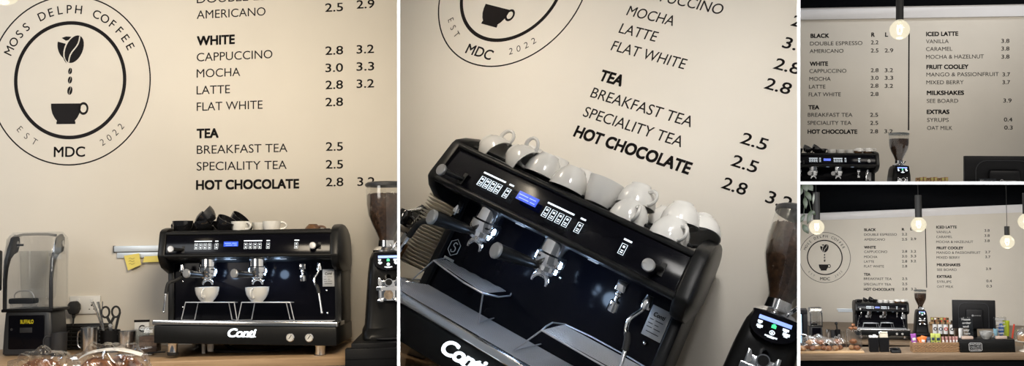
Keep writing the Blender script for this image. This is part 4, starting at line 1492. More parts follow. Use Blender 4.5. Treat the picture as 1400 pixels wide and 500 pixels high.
# ------------------------------------------------------------------ blender with sound cover, booth 1 (and small in booth 4)
def blender(b, loc, rz, label, s=1.0):
    t = thing('blender', b, label, 'blender', mw=place(b, loc, (0, 0, rz)) @ Matrix.Diagonal((0.96 * s, 0.60 * s, s, 1)))
    g = G()
    rings = []
    for z, w, d in ((0.0, 0.112, 0.115), (0.006, 0.118, 0.120), (0.10, 0.114, 0.118), (0.185, 0.108, 0.116), (0.192, 0.104, 0.112)):
        ring = []
        r = 0.022
        for cx, cy, a0 in ((w - r, d - r, 0), (-w + r, d - r, 90), (-w + r, -d + r, 180), (w - r, -d + r, 270)):
            for k in range(6):
                a = math.radians(a0 + 18 * k)
                ring.append((cx + r * math.cos(a), cy + r * math.sin(a), z))
        rings.append(ring)
    g.loft(rings)
    part('motor_base', g, 'grey', t)
    g = G(); g.box(-0.122, 0.122, -0.125, 0.125, 0.190, 0.204, bev=0.005)
    part('base_lid', g, 'matte', t)
    g = G(); g.box(-0.085, 0.082, -0.1225, -0.118, 0.028, 0.176, bev=0.004)
    cp = part('control_plate', g, 'gloss', t)
    if s == 1.0:
        g = G()
        bm, a, c = glyph_bm('BUFFALO', 0.03)
        for v in bm.verts:
            v.co = Vector((-0.030 + (v.co.x - a) * 0.062 / (c - a), -0.1227 - (0.0006 if v.co.z > 0 else 0), 0.140 + v.co.y * 0.016 / CAP))
        g.join(bm)
        part('badge_lettering', g, 'badge', cp, 'yellow badge lettering')
        g = G(); g.box(-0.032, 0.026, -0.1238, -0.1225, 0.100, 0.122, bev=0.0005)
        part('small_display', g, 'grey', cp)
        for x in (-0.07,):
            g = G(); g.disc((x, -0.1225, 0.115), 0.006, (0, -1, 0), 0.002, 18)
            part('button', g, 'grey', cp)
    # clear sound cover: front arched shell
    g = G()
    prof = [(-0.118, 0.204), (-0.122, 0.36), (-0.112, 0.46), (-0.085, 0.525), (-0.03, 0.545), (0.05, 0.545), (0.10, 0.53), (0.118, 0.49), (0.12, 0.204)]
    rings = [[(x, y, z) for y, z in prof] for x in (-0.118, 0.118)]
    vs = [[g.bm.verts.new(p) for p in r] for r in rings]
    for i in range(len(prof) - 1):
        g.bm.faces.new((vs[0][i], vs[1][i], vs[1][i + 1], vs[0][i + 1]))
    for r in vs:
        g.bm.faces.new(r)
    bmesh.ops.bevel(g.bm, geom=[e for e in g.bm.edges if abs(e.verts[0].co.x - e.verts[1].co.x) < 1e-5 and len(e.link_faces) == 2], offset=0.012, segments=3, affect='EDGES')
    part('sound_cover', g, 'clear', t)
    for sx in (-1, 1):
        g = G()
        outer = [(-0.119, 0.204), (-0.121, 0.33), (-0.108, 0.42), (-0.07, 0.475), (-0.03, 0.52), (0.02, 0.535), (0.05, 0.52), (0.055, 0.49), (0.03, 0.455), (-0.02, 0.445), (-0.06, 0.425), (-0.090, 0.385), (-0.104, 0.33), (-0.104, 0.204)]
        g.prism(outer, sx * 0.100, sx * 0.117, 'x', bev=0.003)
        ar = part('cover_arm', g, 'grey', t)
        g = G(); g.disc((sx * 0.117, 0.02, 0.492), 0.014, (sx, 0, 0), 0.004, 20)
        g.disc((sx * 0.100, 0.02, 0.492), 0.014, (-sx, 0, 0), 0.003, 20)
        part('hinge_cap', g, 'plate', ar)
    g = G(); g.tube([(-0.09, -0.02, 0.528), (-0.06, -0.022, 0.534), (0.0, -0.022, 0.535), (0.06, -0.022, 0.534), (0.10, -0.02, 0.528)], 0.006, 10)
    part('cover_handle', g, 'grey', t)
    g = G(); g.box(-0.062, -0.030, -0.100, -0.094, 0.482, 0.492, bev=0.001)
    part('catch', g, 'grey', t)
    # jug inside
    g = G()
    rings = []
    for z, w in ((0.206, 0.052), (0.24, 0.055), (0.36, 0.062), (0.46, 0.066)):
        ring = []
        r = 0.016
        for cx, cy, a0 in ((w - r, w - r, 0), (-w + r, w - r, 90), (-w + r, -w + r, 180), (w - r, -w + r, 270)):
            for k in range(5):
                a = math.radians(a0 + 22.5 * k)
                ring.append((cx + r * math.cos(a), cy + r * math.sin(a), z))
        rings.append(ring)
    g.loft(rings, cap=False)
    part('jug', g, 'glass', t)
    g = G(); g.tube(smooth_path([(0.062, 0, 0.44), (0.085, 0, 0.445), (0.092, 0, 0.42), (0.090, 0, 0.30), (0.082, 0, 0.25), (0.058, 0, 0.245)], 4), 0.007, 10)
    part('jug_handle', g, 'clear', t)
    # lid of a second jug resting in front
    g = G(); g.box(-0.098, 0.022, -0.10, -0.02, 0.226, 0.250, bev=0.007)
    part('jug_collar', g, 'matte', t)
    g = G(); g.box(-0.092, 0.016, -0.094, -0.026, 0.205, 0.226, bev=0.002)
    part('jug_foot', g, 'clear', t)
    g = G(); g.tube(smooth_path([(-0.082, -0.06, 0.25), (-0.080, -0.06, 0.268), (-0.062, -0.06, 0.280), (-0.03, -0.06, 0.282), (-0.006, -0.06, 0.278), (0.008, -0.06, 0.262), (0.010, -0.06, 0.25)], 4), 0.0022, 8)
    part('bail_wire', g, 'wire', t)
    return t


blender(1, (-0.652, -0.235, 0.0), -0.10, 'bar blender with clear arched sound cover and yellow badge lettering, left scene')
blender(4, (-0.92, -1.85, 0.166), 0.25, 'small bar blender with clear cover at the far left of the lower right scene', 0.86)
single('drinks_machine', 1, G().box(-0.12, 0.0, -0.1, 0.1, 0.0, 0.175, bev=0.008), 'matte', 'sliver of a black appliance at the left edge behind the blender, left scene', 'appliance', (-0.722, -0.5, 0.29))

# ------------------------------------------------------------------ booth 1: cups, jugs, tools on the worktop
def mug(b, loc, r, h, m, label, name, cat, rz=0.0, handle=True, taper=0.92, lid=None):
    t = thing(name, b, label, cat, loc, (0, 0, rz))
    g = G()
    g.lathe([(0, 0), (r * taper, 0), (r * (taper + 0.02), 0.003), (r, h), (r * 0.94, h), (r * (taper - 0.06), 0.006), (0, 0.006)], seg=36)
    part('body', g, m, t)
    if handle:
        g = G()
        g.tube(smooth_path([(r * 0.95, 0, h * 0.85), (r + 0.018, 0, h * 0.85), (r + 0.026, 0, h * 0.65), (r + 0.022, 0, h * 0.3), (r * 0.92, 0, h * 0.18)], 5), 0.0035, 10)
        part('handle', g, m, t)
    return t


mug(1, (-0.505, -0.345, 0.0), 0.034, 0.100, 'grey', 'dark grey milk jug in front of the blender, left scene', 'milk_jug', 'jug', PI * 1.1, True, 0.94)
mug(1, (-0.383, -0.32, 0.0), 0.037, 0.118, 'steel', 'tall polished steel milk jug between the grey jug and the tool pot', 'milk_jug', 'jug', PI * 0.9, True, 0.92)
mug(1, (-0.243, -0.26, 0.0), 0.040, 0.092, 'steel', 'steel milk jug right of the pot with scissors, left scene', 'milk_jug', 'jug', PI, True, 0.9)
mug(1, (-0.275, -0.19, 0.0), 0.034, 0.085, 'grey', 'dark cup half hidden between tool pot and steel jug, left scene', 'cup', 'cup', 0, False, 0.9)
# black basket behind
t = thing('wire_basket', 1, 'black slatted basket standing against the wall behind the jugs, left scene', 'basket', (-0.50, -0.07, 0.0))
g = G()
for z in (0.004, 0.022, 0.040, 0.058, 0.076, 0.094, 0.108):
    g.tube([(-0.105, -0.05, z), (0.105, -0.05, z), (0.105, 0.05, z), (-0.105, 0.05, z)], 0.0045, 8, closed=True)
part('rails', g, 'satin', t)
g = G()
for k in range(8):
    x = -0.10 + 0.2 * k / 7
    g.cyl((x, -0.05, 0.0), (x, -0.05, 0.11), 0.003, seg=8)
    g.cyl((x, 0.05, 0.0), (x, 0.05, 0.11), 0.003, seg=8)
g.box(-0.10, 0.10, 0.046, 0.049, 0, 0.108)
part('uprights', g, 'satin', t)
# tool pot with tools
t = mug(1, (-0.322, -0.245, 0.0), 0.043, 0.098, 'matte', 'matt black pot holding scissors and tools beside the steel jug', 'tool_pot', 'pot', 0, False, 0.9)
t = thing('scissors', 1, 'black handled scissors standing point down in the matt black pot, left scene', 'scissors', (-0.328, -0.225, 0.012), (0, 0.0, 0.1))
for s in (-1, 1):
    g = G()
    pts = [(s * 0.022 + 0.017 * math.cos(2 * PI * k / 18), 0.002 * s, 0.165 + 0.024 * math.sin(2 * PI * k / 18)) for k in range(18)]
    g.tube(pts, 0.0045, 8, closed=True)
    g.tube([(s * 0.014, 0.002 * s, 0.143), (s * 0.006, 0.001 * s, 0.125), (-s * 0.004, 0, 0.105)], [0.006, 0.006, 0.005], 8)
    part('finger_loop', g, 'rubber', t)
    g = G()
    g.prism([(-s * 0.002 - 0.006, 0.10), (-s * 0.002 + 0.006, 0.10), (-s * 0.008, 0.004)], 0.001 * s, 0.001 * s + 0.002, 'y')
    part('blade', g, 'steel', t)
g = G(); g.disc((0, -0.003, 0.105), 0.008, (0, -1, 0), 0.003, 18)
part('pivot', g, 'knob', t)
g = G(); g.tube([(0, 0, 0), (0.012, 0, 0.06), (0.026, 0, 0.13), (0.036, 0, 0.165)], [0.004, 0.005, 0.006, 0.005], 10)
single('spatula', 1, g, 'rubber', 'black tool handle leaning right in the matt black pot', 'tool', (-0.312, -0.255, 0.012))
t = thing('tongs', 1, 'long steel tongs leaning left against the socket from the black pot, left scene', 'tongs', (-0.345, -0.225, 0.012))
for s in (-1, 1):
    g = G()
    g.tube([(0.01, 0.003 * s, 0), (-0.012, 0.004 * s, 0.08), (-0.038 + 0.006 * s, 0.005 * s, 0.17), (-0.052 + 0.01 * s, 0.005 * s, 0.212)], [0.003, 0.004, 0.005, 0.006], 8)
    part('arm', g, 'steel', t)
g = G(); g.tube([(0, 0, 0), (-0.006, 0, 0.12), (-0.003, 0, 0.215)], 0.0022, 8)
single('bar_spoon', 1, g, 'steel', 'thin steel bar spoon standing upright in the black pot, left scene', 'spoon', (-0.352, -0.25, 0.012))
# glass jars and the card behind
t = thing('storage_jar', 1, 'clear jar of brown powder beside the foot of the espresso machine, left scene', 'jar', (-0.128, -0.30, 0.0))
g = G(); g.box(-0.042, 0.042, -0.036, 0.036, 0, 0.108, bev=0.006)
part('glass_body', g, 'glass', t)
g = G(); g.box(-0.039, 0.039, -0.033, 0.033, 0.003, 0.072, bev=0.005)
part('powder', g, 'cocoa', t, kind='stuff')
g = G(); g.box(-0.040, 0.040, -0.034, 0.034, 0.106, 0.112, bev=0.002)
part('lid', g, 'clear', t)
mug(1, (-0.205, -0.17, 0.0), 0.035, 0.092, 'glass', 'small clear glass between the steel jug and the powder jar, left scene', 'drinking_glass', 'glass', 0, False, 0.88)
t = thing('label_card', 1, 'white card with a black letter C standing behind the glasses, left scene', 'card', (-0.235, -0.085, 0.0))
g = G(); g.box(-0.032, 0.034, -0.004, 0.0, 0.0, 0.118, bev=0.0005)
part('card', g, 'paper', t)
g = G(); g.box(-0.034, 0.036, -0.006, 0.001, 0.118, 0.128)
part('top_edge', g, 'ink', t)
g = G()
g.tube([( 0.004 + 0.014 * math.cos(math.radians(45 + 270 * k / 14)), -0.005, 0.088 + 0.014 * math.sin(math.radians(45 + 270 * k / 14))) for k in range(15)], 0.0026, 6)
part('letter', g, 'ink', t)
g = G(); g.box(-0.08, 0.08, -0.03, 0.03, 0.0, 0.004, bev=0.001)
single('metal_tray', 1, g, 'steel', 'thin steel tray on the worktop before the clear jars, left scene', 'tray', (-0.16, -0.40, 0.0))
g = G(); g.cyl((-0.035, 0, 0.008), (0.035, 0.02, 0.008), 0.003, seg=10)
single('pen', 1, g, 'rubber', 'black pen lying on the thin steel tray, left scene', 'pen', (-0.07, -0.405, 0.0))


# ------------------------------------------------------------------ pastries in clear bags
def croissant_g(L=0.13, W=0.036, bend=0.6, seg=22, seed=0):
    """crescent with the rolled ridges of laminated dough"""
    rnd = random.Random(seed)
    g = G()
    rings = []
    n = 14
    for i in range(seg + 1):
        u = i / seg
        s = 2 * u - 1
        a = s * bend
        c = Vector((L * 0.5 * math.sin(a) / math.sin(bend), L * 0.35 * (1 - math.cos(a)), 0))
        env = max(0.12, (1 - abs(s) ** 2.2))
        ridge = 1 - 0.16 * ((u * 7) % 1.0)
        r = W * env * ridge
        d = Vector((math.cos(a), math.sin(a), 0))
        w = Vector((-d.y, d.x, 0))
        rings.append([c + w * (r * math.cos(2 * PI * k / n)) + Vector((0, 0, 1)) * (r * 0.85 * math.sin(2 * PI * k / n) + W * 0.8) for k in range(n)])
    g.loft(rings)
    return g


def bag_g(L, W, H, seed):
    """crumpled clear bag pulled over the pastry"""
    rnd = random.Random(seed)
    t = bmesh.new()
    bmesh.ops.create_icosphere(t, subdivisions=5, radius=1)
    ph = [rnd.uniform(0, 6) for _ in range(9)]
    for v in t.verts:
        p = v.co.copy()
        k = 1 + 0.07 * math.sin(6 * p.x + ph[0]) * math.sin(5 * p.y + ph[1]) + 0.05 * math.sin(13 * p.x + ph[2] + 4 * p.z) + 0.05 * abs(math.sin(9 * p.y + ph[3] + 6 * p.x)) + 0.03 * abs(math.sin(17 * p.x + 11 * p.z + ph[4])) + 0.02 * math.sin(23 * p.y + 9 * p.x + ph[5])
        z = max(p.z, -0.45)
        v.co = Vector((p.x * L * k * (1 + 0.1 * (abs(p.x) > 0.8)), p.y * W * k, (z + 0.45) * H * k / 1.45))
    g = G()
    g.join(t)
    return g


single('serving_board', 1, G().box(-0.55, 0.18, -1.30, -1.0, 0.0, 0.018, bev=0.004), 'board', 'pale board below the bagged pastries at the bottom of the left scene', 'board', (0, 0, -0.02))
for i, (x, y, z, rz, L, lb) in enumerate([(-0.235, -1.15, 0.0, 0.2, 0.15, 'left croissant in a clear bag at the bottom of the left scene'),
                                          (-0.035, -1.17, 0.0, -0.5, 0.15, 'striped croissant in a clear bag right of the other, bottom of the left scene'),
                                          (0.035, -1.12, 0.0, 0.3, 0.13, 'croissant partly under a pale wrapper at the right of the bottom row, left scene')]):
    single('croissant', 1, croissant_g(L, 0.050, 0.7, seed=i), 'crust', lb, 'croissant', (x, y, z), (0, 0, rz + PI))
for i, (x, y, L, W, H, lb) in enumerate([(-0.225, -1.15, 0.105, 0.09, 0.108, 'crumpled clear bag around the left croissant, bottom of the left scene'),
                                         (0.0, -1.15, 0.125, 0.10, 0.122, 'crumpled clear bag around the two right croissants, bottom of the left scene')]):
    single('pastry_bag', 1, bag_g(L, W, H, 20 + i), 'bag', lb, 'plastic bag', (x, y, -0.002))
g = G()
sp = smooth_path([(-0.10, -0.02, 0.080), (-0.05, -0.045, 0.103), (0.02, -0.05, 0.112), (0.07, -0.045, 0.106), (0.12, -0.03, 0.088)], 5)
g.loft([[p + Vector((0, -0.003, -0.006)), p + Vector((0, 0.02, 0.002)), p + Vector((0, 0.02, 0.0012)), p + Vector((0, -0.003, -0.0068))] for p in sp])
single('paper_band', 1, g, 'paper', 'pale paper liner showing through the right pastry bag, left scene', 'paper liner', (0.0, -1.15, 0.0))


# ------------------------------------------------------------------ pendant bulbs
def bulb(b, loc, r, label, cordz, wide_socket=True, power=3.0, sr=None, sl=None):
    t = thing('pendant_bulb', b, label, 'pendant lamp', loc)
    sr = r * 0.42 if sr is None else sr
    sl = r * 1.4 if sl is None else sl
    g = G()
    g.lathe([(0.0, -r), (r * 0.3, -r * 0.955), (r * 0.6, -r * 0.8), (r * 0.87, -r * 0.5), (r, 0), (r * 0.92, r * 0.4), (r * 0.7, r * 0.72), (r * 0.42, r * 0.95), (r * 0.33, r * 1.1)], seg=36)
    gl = part('glass_globe', g, 'globe', t)
    g = G()
    for k in range(4):
        a = PI / 2 * k
        g.tube([(r * 0.22 * math.cos(a), r * 0.22 * math.sin(a), r * 0.5), (r * 0.3 * math.cos(a + 0.5), r * 0.3 * math.sin(a + 0.5), -r * 0.1), (r * 0.12 * math.cos(a + 1), r * 0.12 * math.sin(a + 1), -r * 0.45)], r * 0.045, 6)
    part('filament', g, 'filament', t)
    g = G()
    g.lathe([(0, r * 1.0), (sr, r * 1.0), (sr, r * 1.0 + sl), (sr * 0.8, r * 1.03 + sl), (0, r * 1.03 + sl)], seg=28)
    part('socket', g, 'rubber', t)
    g = G()
    g.cyl((0, 0, r + sl), (0, 0, cordz), 0.004, seg=10)
    part('cord', g, 'rubber', t)
    point(b, Vector(loc) + Vector((0, 0, -r * 1.3)), power, (1.0, 0.84, 0.6), r * 0.8)
    return t


bulb(1, (-0.3858, -1.15, 1.41), 0.062, 'glowing globe bulb cut off at the top left corner of the left scene', 0.6, power=1.2)
bulb(3, (0.5495, -1.5, 1.5608), 0.088, 'big glowing globe bulb under a black socket in the upper right scene', 0.9, power=2.6, sr=0.033, sl=0.45)
for x, y, z, r, lb, sl, cz, sr in ((-0.895, -2.2, 1.895, 0.115, 'leftmost glowing globe bulb, beside the plant in the lower right scene', 0.42, 1.4, 0.052),
                               (0.555, -2.2, 1.925, 0.110, 'middle glowing globe bulb, over the end of the BLACK prices, lower right scene', 0.33, 1.4, 0.048),
                               (1.750, -2.2, 1.665, 0.098, 'lower glowing globe bulb on a long thin cord, lower right scene', 0.13, 1.6, 0.036),
                               (2.010, -2.2, 1.960, 0.115, 'glowing globe bulb cut by the right edge of the lower right scene', 0.3, 1.4, 0.048)):
    bulb(4, (x, y, z), r, lb, cz, power=3.5, sr=sr, sl=sl)


# ------------------------------------------------------------------ booth 3: till screen and packets
def till(b, loc, w, h, label, s=1.0):
    t = thing('till_screen', b, label, 'till', loc)
    g = G(); g.box(0, w, -0.02, 0.02, -h, 0, bev=0.004)
    part('casing', g, 'matte', t)
    g = G()
    pts = []
    r = w * 0.14
    for cx_, cz_, a0 in ((w * 0.84 - r, -h * 0.10 - r, 0), (w * 0.14 + r, -h * 0.10 - r, 90)):
        for k in range(6):
            a = math.radians(a0 + 18 * k)
            pts.append((cx_ + r * math.cos(a), -0.022, cz_ + r * math.sin(a)))
    pts = [(w * 0.84, -0.022, -h * 0.98)] + pts + [(w * 0.14, -0.022, -h * 0.98)]
    g.tube(pts, 0.004, 6)
    part('moulded_rim', g, 'grey', t)
    g = G(); g.box(w * 0.30, w * 0.70, -0.05, -0.018, -h * 1.0, -h * 0.30, bev=0.02)
    part('rear_hub', g, 'matte', t)
    g = G()
    text_shape(g, 'poweros', w * 0.485, -h * 0.545, w * 0.028, x1=w * 0.64)
    for v in g.bm.verts:
        v.co.y -= 0.0505
    part('maker_lettering', g, 'tubeg', t, smooth=False)
    g = G()
    n = 20
    g.tube([(w * 0.455 + w * 0.018 * math.cos(2 * PI * k / n), -0.0510, -h * 0.53 + w * 0.018 * math.sin(2 * PI * k / n)) for k in range(n)], w * 0.0055, 6, closed=True)
    g.box(w * 0.453, w * 0.470, -0.0515, -0.0505, -h * 0.535, -h * 0.528)
    part('maker_emblem', g, 'tubeg', t)
    return t


till(3, (0.9452, -2.0, 0.3903), 0.62, 0.40, 'black back of a till screen at the bottom right of the upper right scene')
g = G()
text_shape(g, 'Please', 0.0, 0.0, 0.020, x1=0.095)
t = thing('counter_sign', 3, 'clear acrylic sign, only its top letters showing before the till screen, upper right scene', 'sign', (1.035, -2.12, 0.165))
part('sign_lettering', g, 'tubeg', t, smooth=False)
g = G(); g.box(-0.012, 0.125, 0.0005, 0.003, -0.15, 0.030)
part('acrylic_panel', g, 'clear', t)
for i in range(9):
    x = 0.832 + i * 0.0325
    g = G(); g.box(0, 0.026, -0.02, 0.02, -0.14, 0.0 + 0.004 * ((i * 7) % 3), bev=0.001)
    t = thing('sachet_box', 3, ('first', 'second', 'third', 'fourth', 'fifth', 'sixth', 'seventh', 'eighth', 'last')[i] + ' kraft packet from the left in the row right of the grinder, upper right scene', 'packet', (x, -1.0, 0.2325), group=None)
    part('packet', g, 'kraft', t)
    g = G(); g.box(0.003, 0.023, -0.0206, -0.020, -0.012, -0.005)
    g.box(0.006, 0.018, -0.0206, -0.020, -0.024, -0.017)
    part('packet_print', g, 'lime' if i % 3 else 'ink', t)

# ------------------------------------------------------------------ booth 4: back worktop, wall fittings
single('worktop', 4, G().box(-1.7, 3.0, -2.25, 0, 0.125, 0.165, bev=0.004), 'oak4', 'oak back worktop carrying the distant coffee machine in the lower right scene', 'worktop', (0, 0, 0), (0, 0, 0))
single('base_cabinet', 4, G().box(-1.7, 3.0, -2.18, -0.05, -0.6, 0.125), 'blackwall', 'black cabinet under the back worktop in the lower right scene', 'cabinet')
single('grinder_plinth', 4, G().box(0.4370, 0.7357, -2.15, -1.7, 0.165, 0.247, bev=0.004), 'matte', 'black drawer base under the small grinder in the lower right scene', 'drawer base')
socket(4, (-0.5577, 0, 0.097), 0.13, 'small white wall socket left of the distant espresso machine, lower right scene')
g = G(); g.box(-0.30, 0, -0.02, 0, 0.0, 0.03, bev=0.003); g.box(-0.28, 0, -0.012, 0, -0.03, -0.004, bev=0.002)
single('order_rail', 4, g, 'rail', 'small pale ticket rail left of the distant espresso machine, lower right scene', 'ticket rail', (-0.13, 0, 0.372))
t = thing('power_plug', 4, 'tiny black plug on the wall beside the small blender, lower right scene', 'plug', (-0.655, -0.01, 0.085))
g = G(); g.ball((0, -0.02, 0), 0.035, 14)
part('body', g, 'rubber', t)
g = G(); g.tube(smooth_path([(0, -0.03, -0.02), (0, -0.03, -0.08), (-0.06, -0.04, -0.12)], 4), 0.007, 8)
part('cable', g, 'rubber', t)
# jugs and pots on the back worktop
for px0, r, h, m, lb in ((-0.7378, 0.035, 0.13, 'steel', 'steel jug right of the small blender'), (-0.6646, 0.035, 0.12, 'grey', 'dark jug left of the tool pot'),
                         (-0.5915, 0.04, 0.13, 'matte', 'dark tool pot'), (-0.5183, 0.03, 0.11, 'glass', 'clear glass right of the tool pot')):
    mug(4, (px0, -1.9, 0.165), r, h, m, lb + ' on the back worktop, lower right scene', 'counter_pot', 'pot', 0, False, 0.92)
g = G(); g.tube([(0, 0, 0), (-0.02, 0, 0.12), (-0.03, 0, 0.20)], 0.012, 8); g.ball((-0.03, 0, 0.21), 0.025, 12)
single('spatula', 4, g, 'rubber', 'black tool sticking out of the dark tool pot, lower right scene', 'tool', (-0.5810, -1.9, 0.18))

# syrup bottles and packets behind the basket
for i, px in enumerate((0.7670, 0.8401, 0.9133, 0.9969)):
    t = thing('syrup_bottle', 4, ('first', 'second', 'third', 'fourth')[i] + ' syrup bottle from the left with white label behind the snack basket, lower right scene', 'bottle', (px, -2.1, 0.165))
    g = G()
    g.lathe([(0, 0), (0.030, 0), (0.031, 0.01), (0.031, 0.22), (0.026, 0.25), (0.013, 0.28), (0.012, 0.33), (0, 0.33)], seg=20)
    part('glass_body', g, 'bottle', t)
    g = G()
    g.lathe([(0.0316, 0.13), (0.0320, 0.135), (0.0320, 0.265), (0.0316, 0.27)], seg=20)
    lab = part('label', g, 'paper', t)
    g = G()
    n = 14
    g.tube([(0.021 * math.cos(2 * PI * k / n), -0.034, 0.205 + 0.021 * math.sin(2 * PI * k / n)) for k in range(n)], 0.006, 6, closed=True)
    part('label_emblem', g, 'ink' if i in (0, 3) else ('navy' if i == 1 else 'red'), lab)
single('stock_shelf', 4, G().box(0.7147, 1.0387, -1.99, -1.93, 0.42, 0.445, bev=0.002), 'kraft', 'narrow brown shelf behind the syrup bottles, lower right scene', 'shelf')
single('shelf_bracket', 4, G().box(0.7252, 1.0178, -1.945, -1.935, 0.165, 0.42), 'kraft', 'brown board holding up the narrow shelf behind the bottles, lower right scene', 'board')
for i in range(6):
    t = thing('sachet_box', 4, ('first', 'second', 'third', 'fourth', 'fifth', 'last')[i] + ' kraft packet from the left above the syrup bottles, lower right scene', 'packet', (0.7357 + i * 0.043, -1.96, 0.445))
    g = G(); g.box(0, 0.036, -0.02, 0.02, 0, 0.075, bev=0.001)
    part('packet', g, 'kraft', t)
    g = G(); g.box(0.004, 0.032, -0.0206, -0.02, 0.045 , 0.068)
    part('packet_print', g, ('lime', 'paper', 'ink', 'lime', 'red', 'ink')[i], t)
    g = G(); g.box(0.008, 0.026, -0.0206, -0.02, 0.012, 0.035)
    part('packet_mark', g, 'red' if i % 2 else 'ink', t)
single('price_card', 4, G().box(1.0335, 1.1119, -2.16, -2.155, 0.415, 0.49, bev=0.001), 'lilac', 'pale lilac card beside the last syrup bottle, lower right scene', 'card')
for px, r, h, m, lb in ((1.0596, 0.026, 0.30, 'bottle', 'dark bottle below the lilac card'), (1.1327, 0.025, 0.13, 'paper', 'small white bottle with dark cap'),
                        (1.2007, 0.036, 0.10, 'navy', 'short dark jar left of the till')):
    t = thing('bottle', 4, lb + ', lower right scene', 'bottle', (px, -2.12, 0.165))
    g = G(); g.lathe([(0, 0), (r, 0), (r, h * 0.8), (r * 0.7, h * 0.9), (0, h * 0.9)], seg=18)
    part('body', g, m, t)
    g = G(); g.lathe([(0, h * 0.9), (r * 0.72, h * 0.9), (r * 0.72, h), (0, h)], seg=18)
    part('cap', g, 'rubber', t)

# ------------------------------------------------------------------ booth 4: front counter (it rises gently to the right, like the photo's)
TILT = -0.0342


def zc(x):
    return 0.2693 + 0.0342 * x


def fc(name, x0, x1, zlo, zhi, y, d, m, label, cat, bev=0.004, **kw):
    """box standing on the front counter"""
    g = G(); g.box(x0, x1, -d / 2, d / 2, 0, zhi - zlo, bev=bev)
    xm = (x0 + x1) / 2
    for v in g.bm.verts:
        v.co.x -= xm
    return single(name, 4, g, m, label, cat, (xm, y, zc(xm) + zlo), (0, TILT, 0), **kw)


t = thing('front_counter', 4, 'oak topped service counter with black front across the lower right scene', 'counter', (0.115, -3.6, zc(0.115)), (0, TILT, 0))
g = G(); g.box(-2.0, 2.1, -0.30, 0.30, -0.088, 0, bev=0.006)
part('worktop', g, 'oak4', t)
g = G(); g.box(-2.0, 2.1, -0.27, 0.28, -1.0, -0.088)
part('counter_front', g, 'blackwall', t)
fc('serving_board', -1.2956, -0.4325, 0, 0.022, -3.68, 0.34, 'board', 'pale serving board under the pastries on the front counter, lower right scene', 'board')
rnd = random.Random(3)
spots = [(1098, 0.0, 0.0), (1106, 0.02, 0.6), (1113, 0.0, -0.3), (1121, 0.01, 0.4), (1129, 0.0, -0.5), (1136, 0.0, 0.2), (1109, 0.085, 0.3), (1117, 0.085, -0.2), (1125, 0.08, 0.5), (1146, 0.0, 0.9), (1153, 0.0, -0.8), (1149, 0.085, 0.2), (1170, 0.0, 0.7), (1177, 0.0, -0.4), (1172, 0.085, 0.2)]
lbs = ['far left', 'second', 'third', 'fourth', 'fifth', 'sixth', 'upper left', 'upper middle', 'upper right', 'left of the middle trio', 'right of the middle trio', 'top of the middle trio', 'lower left inside the tall clear box', 'lower right inside the tall clear box', 'uppermost inside the tall clear box']
P4 = {1098: -1.2236, 1106: -1.1517, 1113: -1.0888, 1121: -1.0169, 1129: -0.9450, 1136: -0.8820, 1109: -1.1248, 1117: -1.0528, 1125: -0.9809, 1146: -0.7921, 1153: -0.7292, 1149: -0.7651, 1170: -0.5764, 1177: -0.5134, 1172: -0.5584}
for i, (px, dz, rz) in enumerate(spots):
    x = P4[px]
    y = -3.72 + rnd.uniform(-0.04, 0.04)
    single('croissant', 4, croissant_g(0.105, 0.045, 0.7, seg=14, seed=i), 'crust' if i % 3 else 'crumb', lbs[i] + (' pastry of the heap on the serving board, lower right scene' if i < 9 else ' of pastries on the serving board, lower right scene' if i < 12 else ' of pastries, lower right scene'), 'pastry', (x, y, zc(x) + 0.02 + dz), (0, 0, rz))
for x, L, W, H, sd, lb in ((-1.0528, 0.25, 0.12, 0.20, 31, 'large crumpled clear bag over the left pastry heap'), (-0.7562, 0.095, 0.10, 0.19, 32, 'clear bag around the middle pair of pastries')):
    single('pastry_bag', 4, bag_g(L, W, H, sd), 'bag', lb + ', lower right scene', 'plastic bag', (x, -3.72, zc(x) + 0.018))
fc('pastry_box', -0.6348, -0.4505, 0.022, 0.30, -3.72, 0.18, 'clear', 'tall clear box of pastries at the right end of the board, lower right scene', 'pastry box', bev=0.006)
for i, px in enumerate((-0.5854, -0.5314, -0.5584)):
    single('pastry', 4, croissant_g(0.07, 0.028, 0.5, seg=12, seed=40 + i), 'crust', ('left', 'right', 'top')[i] + ' small brown pastry heaped on the tall clear box, lower right scene', 'pastry', (px, -3.72, zc(px) + 0.30 + (0.04 if i == 2 else 0)), (0, 0, 0.5 * i))

# glass fronted chiller at the far left
t = thing('drinks_chiller', 4, 'black framed chiller with pale blue lit strip, left edge of the lower right scene', 'chiller', (-1.2596 - 0.06, -3.42, zc(-1.3)))
g = G(); g.box(-0.10, 0.185, -0.12, 0.12, 0.50, 0.56, bev=0.004); g.box(0.125, 0.185, -0.12, 0.12, 0.03, 0.50, bev=0.003); g.box(-0.10, 0.185, -0.12, 0.12, 0, 0.03); g.box(-0.10, 0.13, 0.10, 0.12, 0.03, 0.5)
part('frame', g, 'matte', t)
g = G(); g.box(0.085, 0.105, -0.115, -0.105, 0.10, 0.50); g.box(0.0, 0.07, 0.09, 0.098, 0.10, 0.48)
part('lit_strip', g, 'coollight', t)
g = G(); g.tube(smooth_path([(0.02, -0.13, 0.19), (0.10, -0.14, 0.22), (0.17, -0.14, 0.20), (0.19, -0.14, 0.06)], 5), 0.012, 10)
part('handle', g, 'chrome', t)
g = G(); g.cyl((0.03, 0, 0.56), (0.03, 0, 0.67), 0.012, seg=12); g.cyl((0.075, 0, 0.56), (0.075, 0, 0.67), 0.014, seg=12)
part('top_fitting', g, 'steel', t)

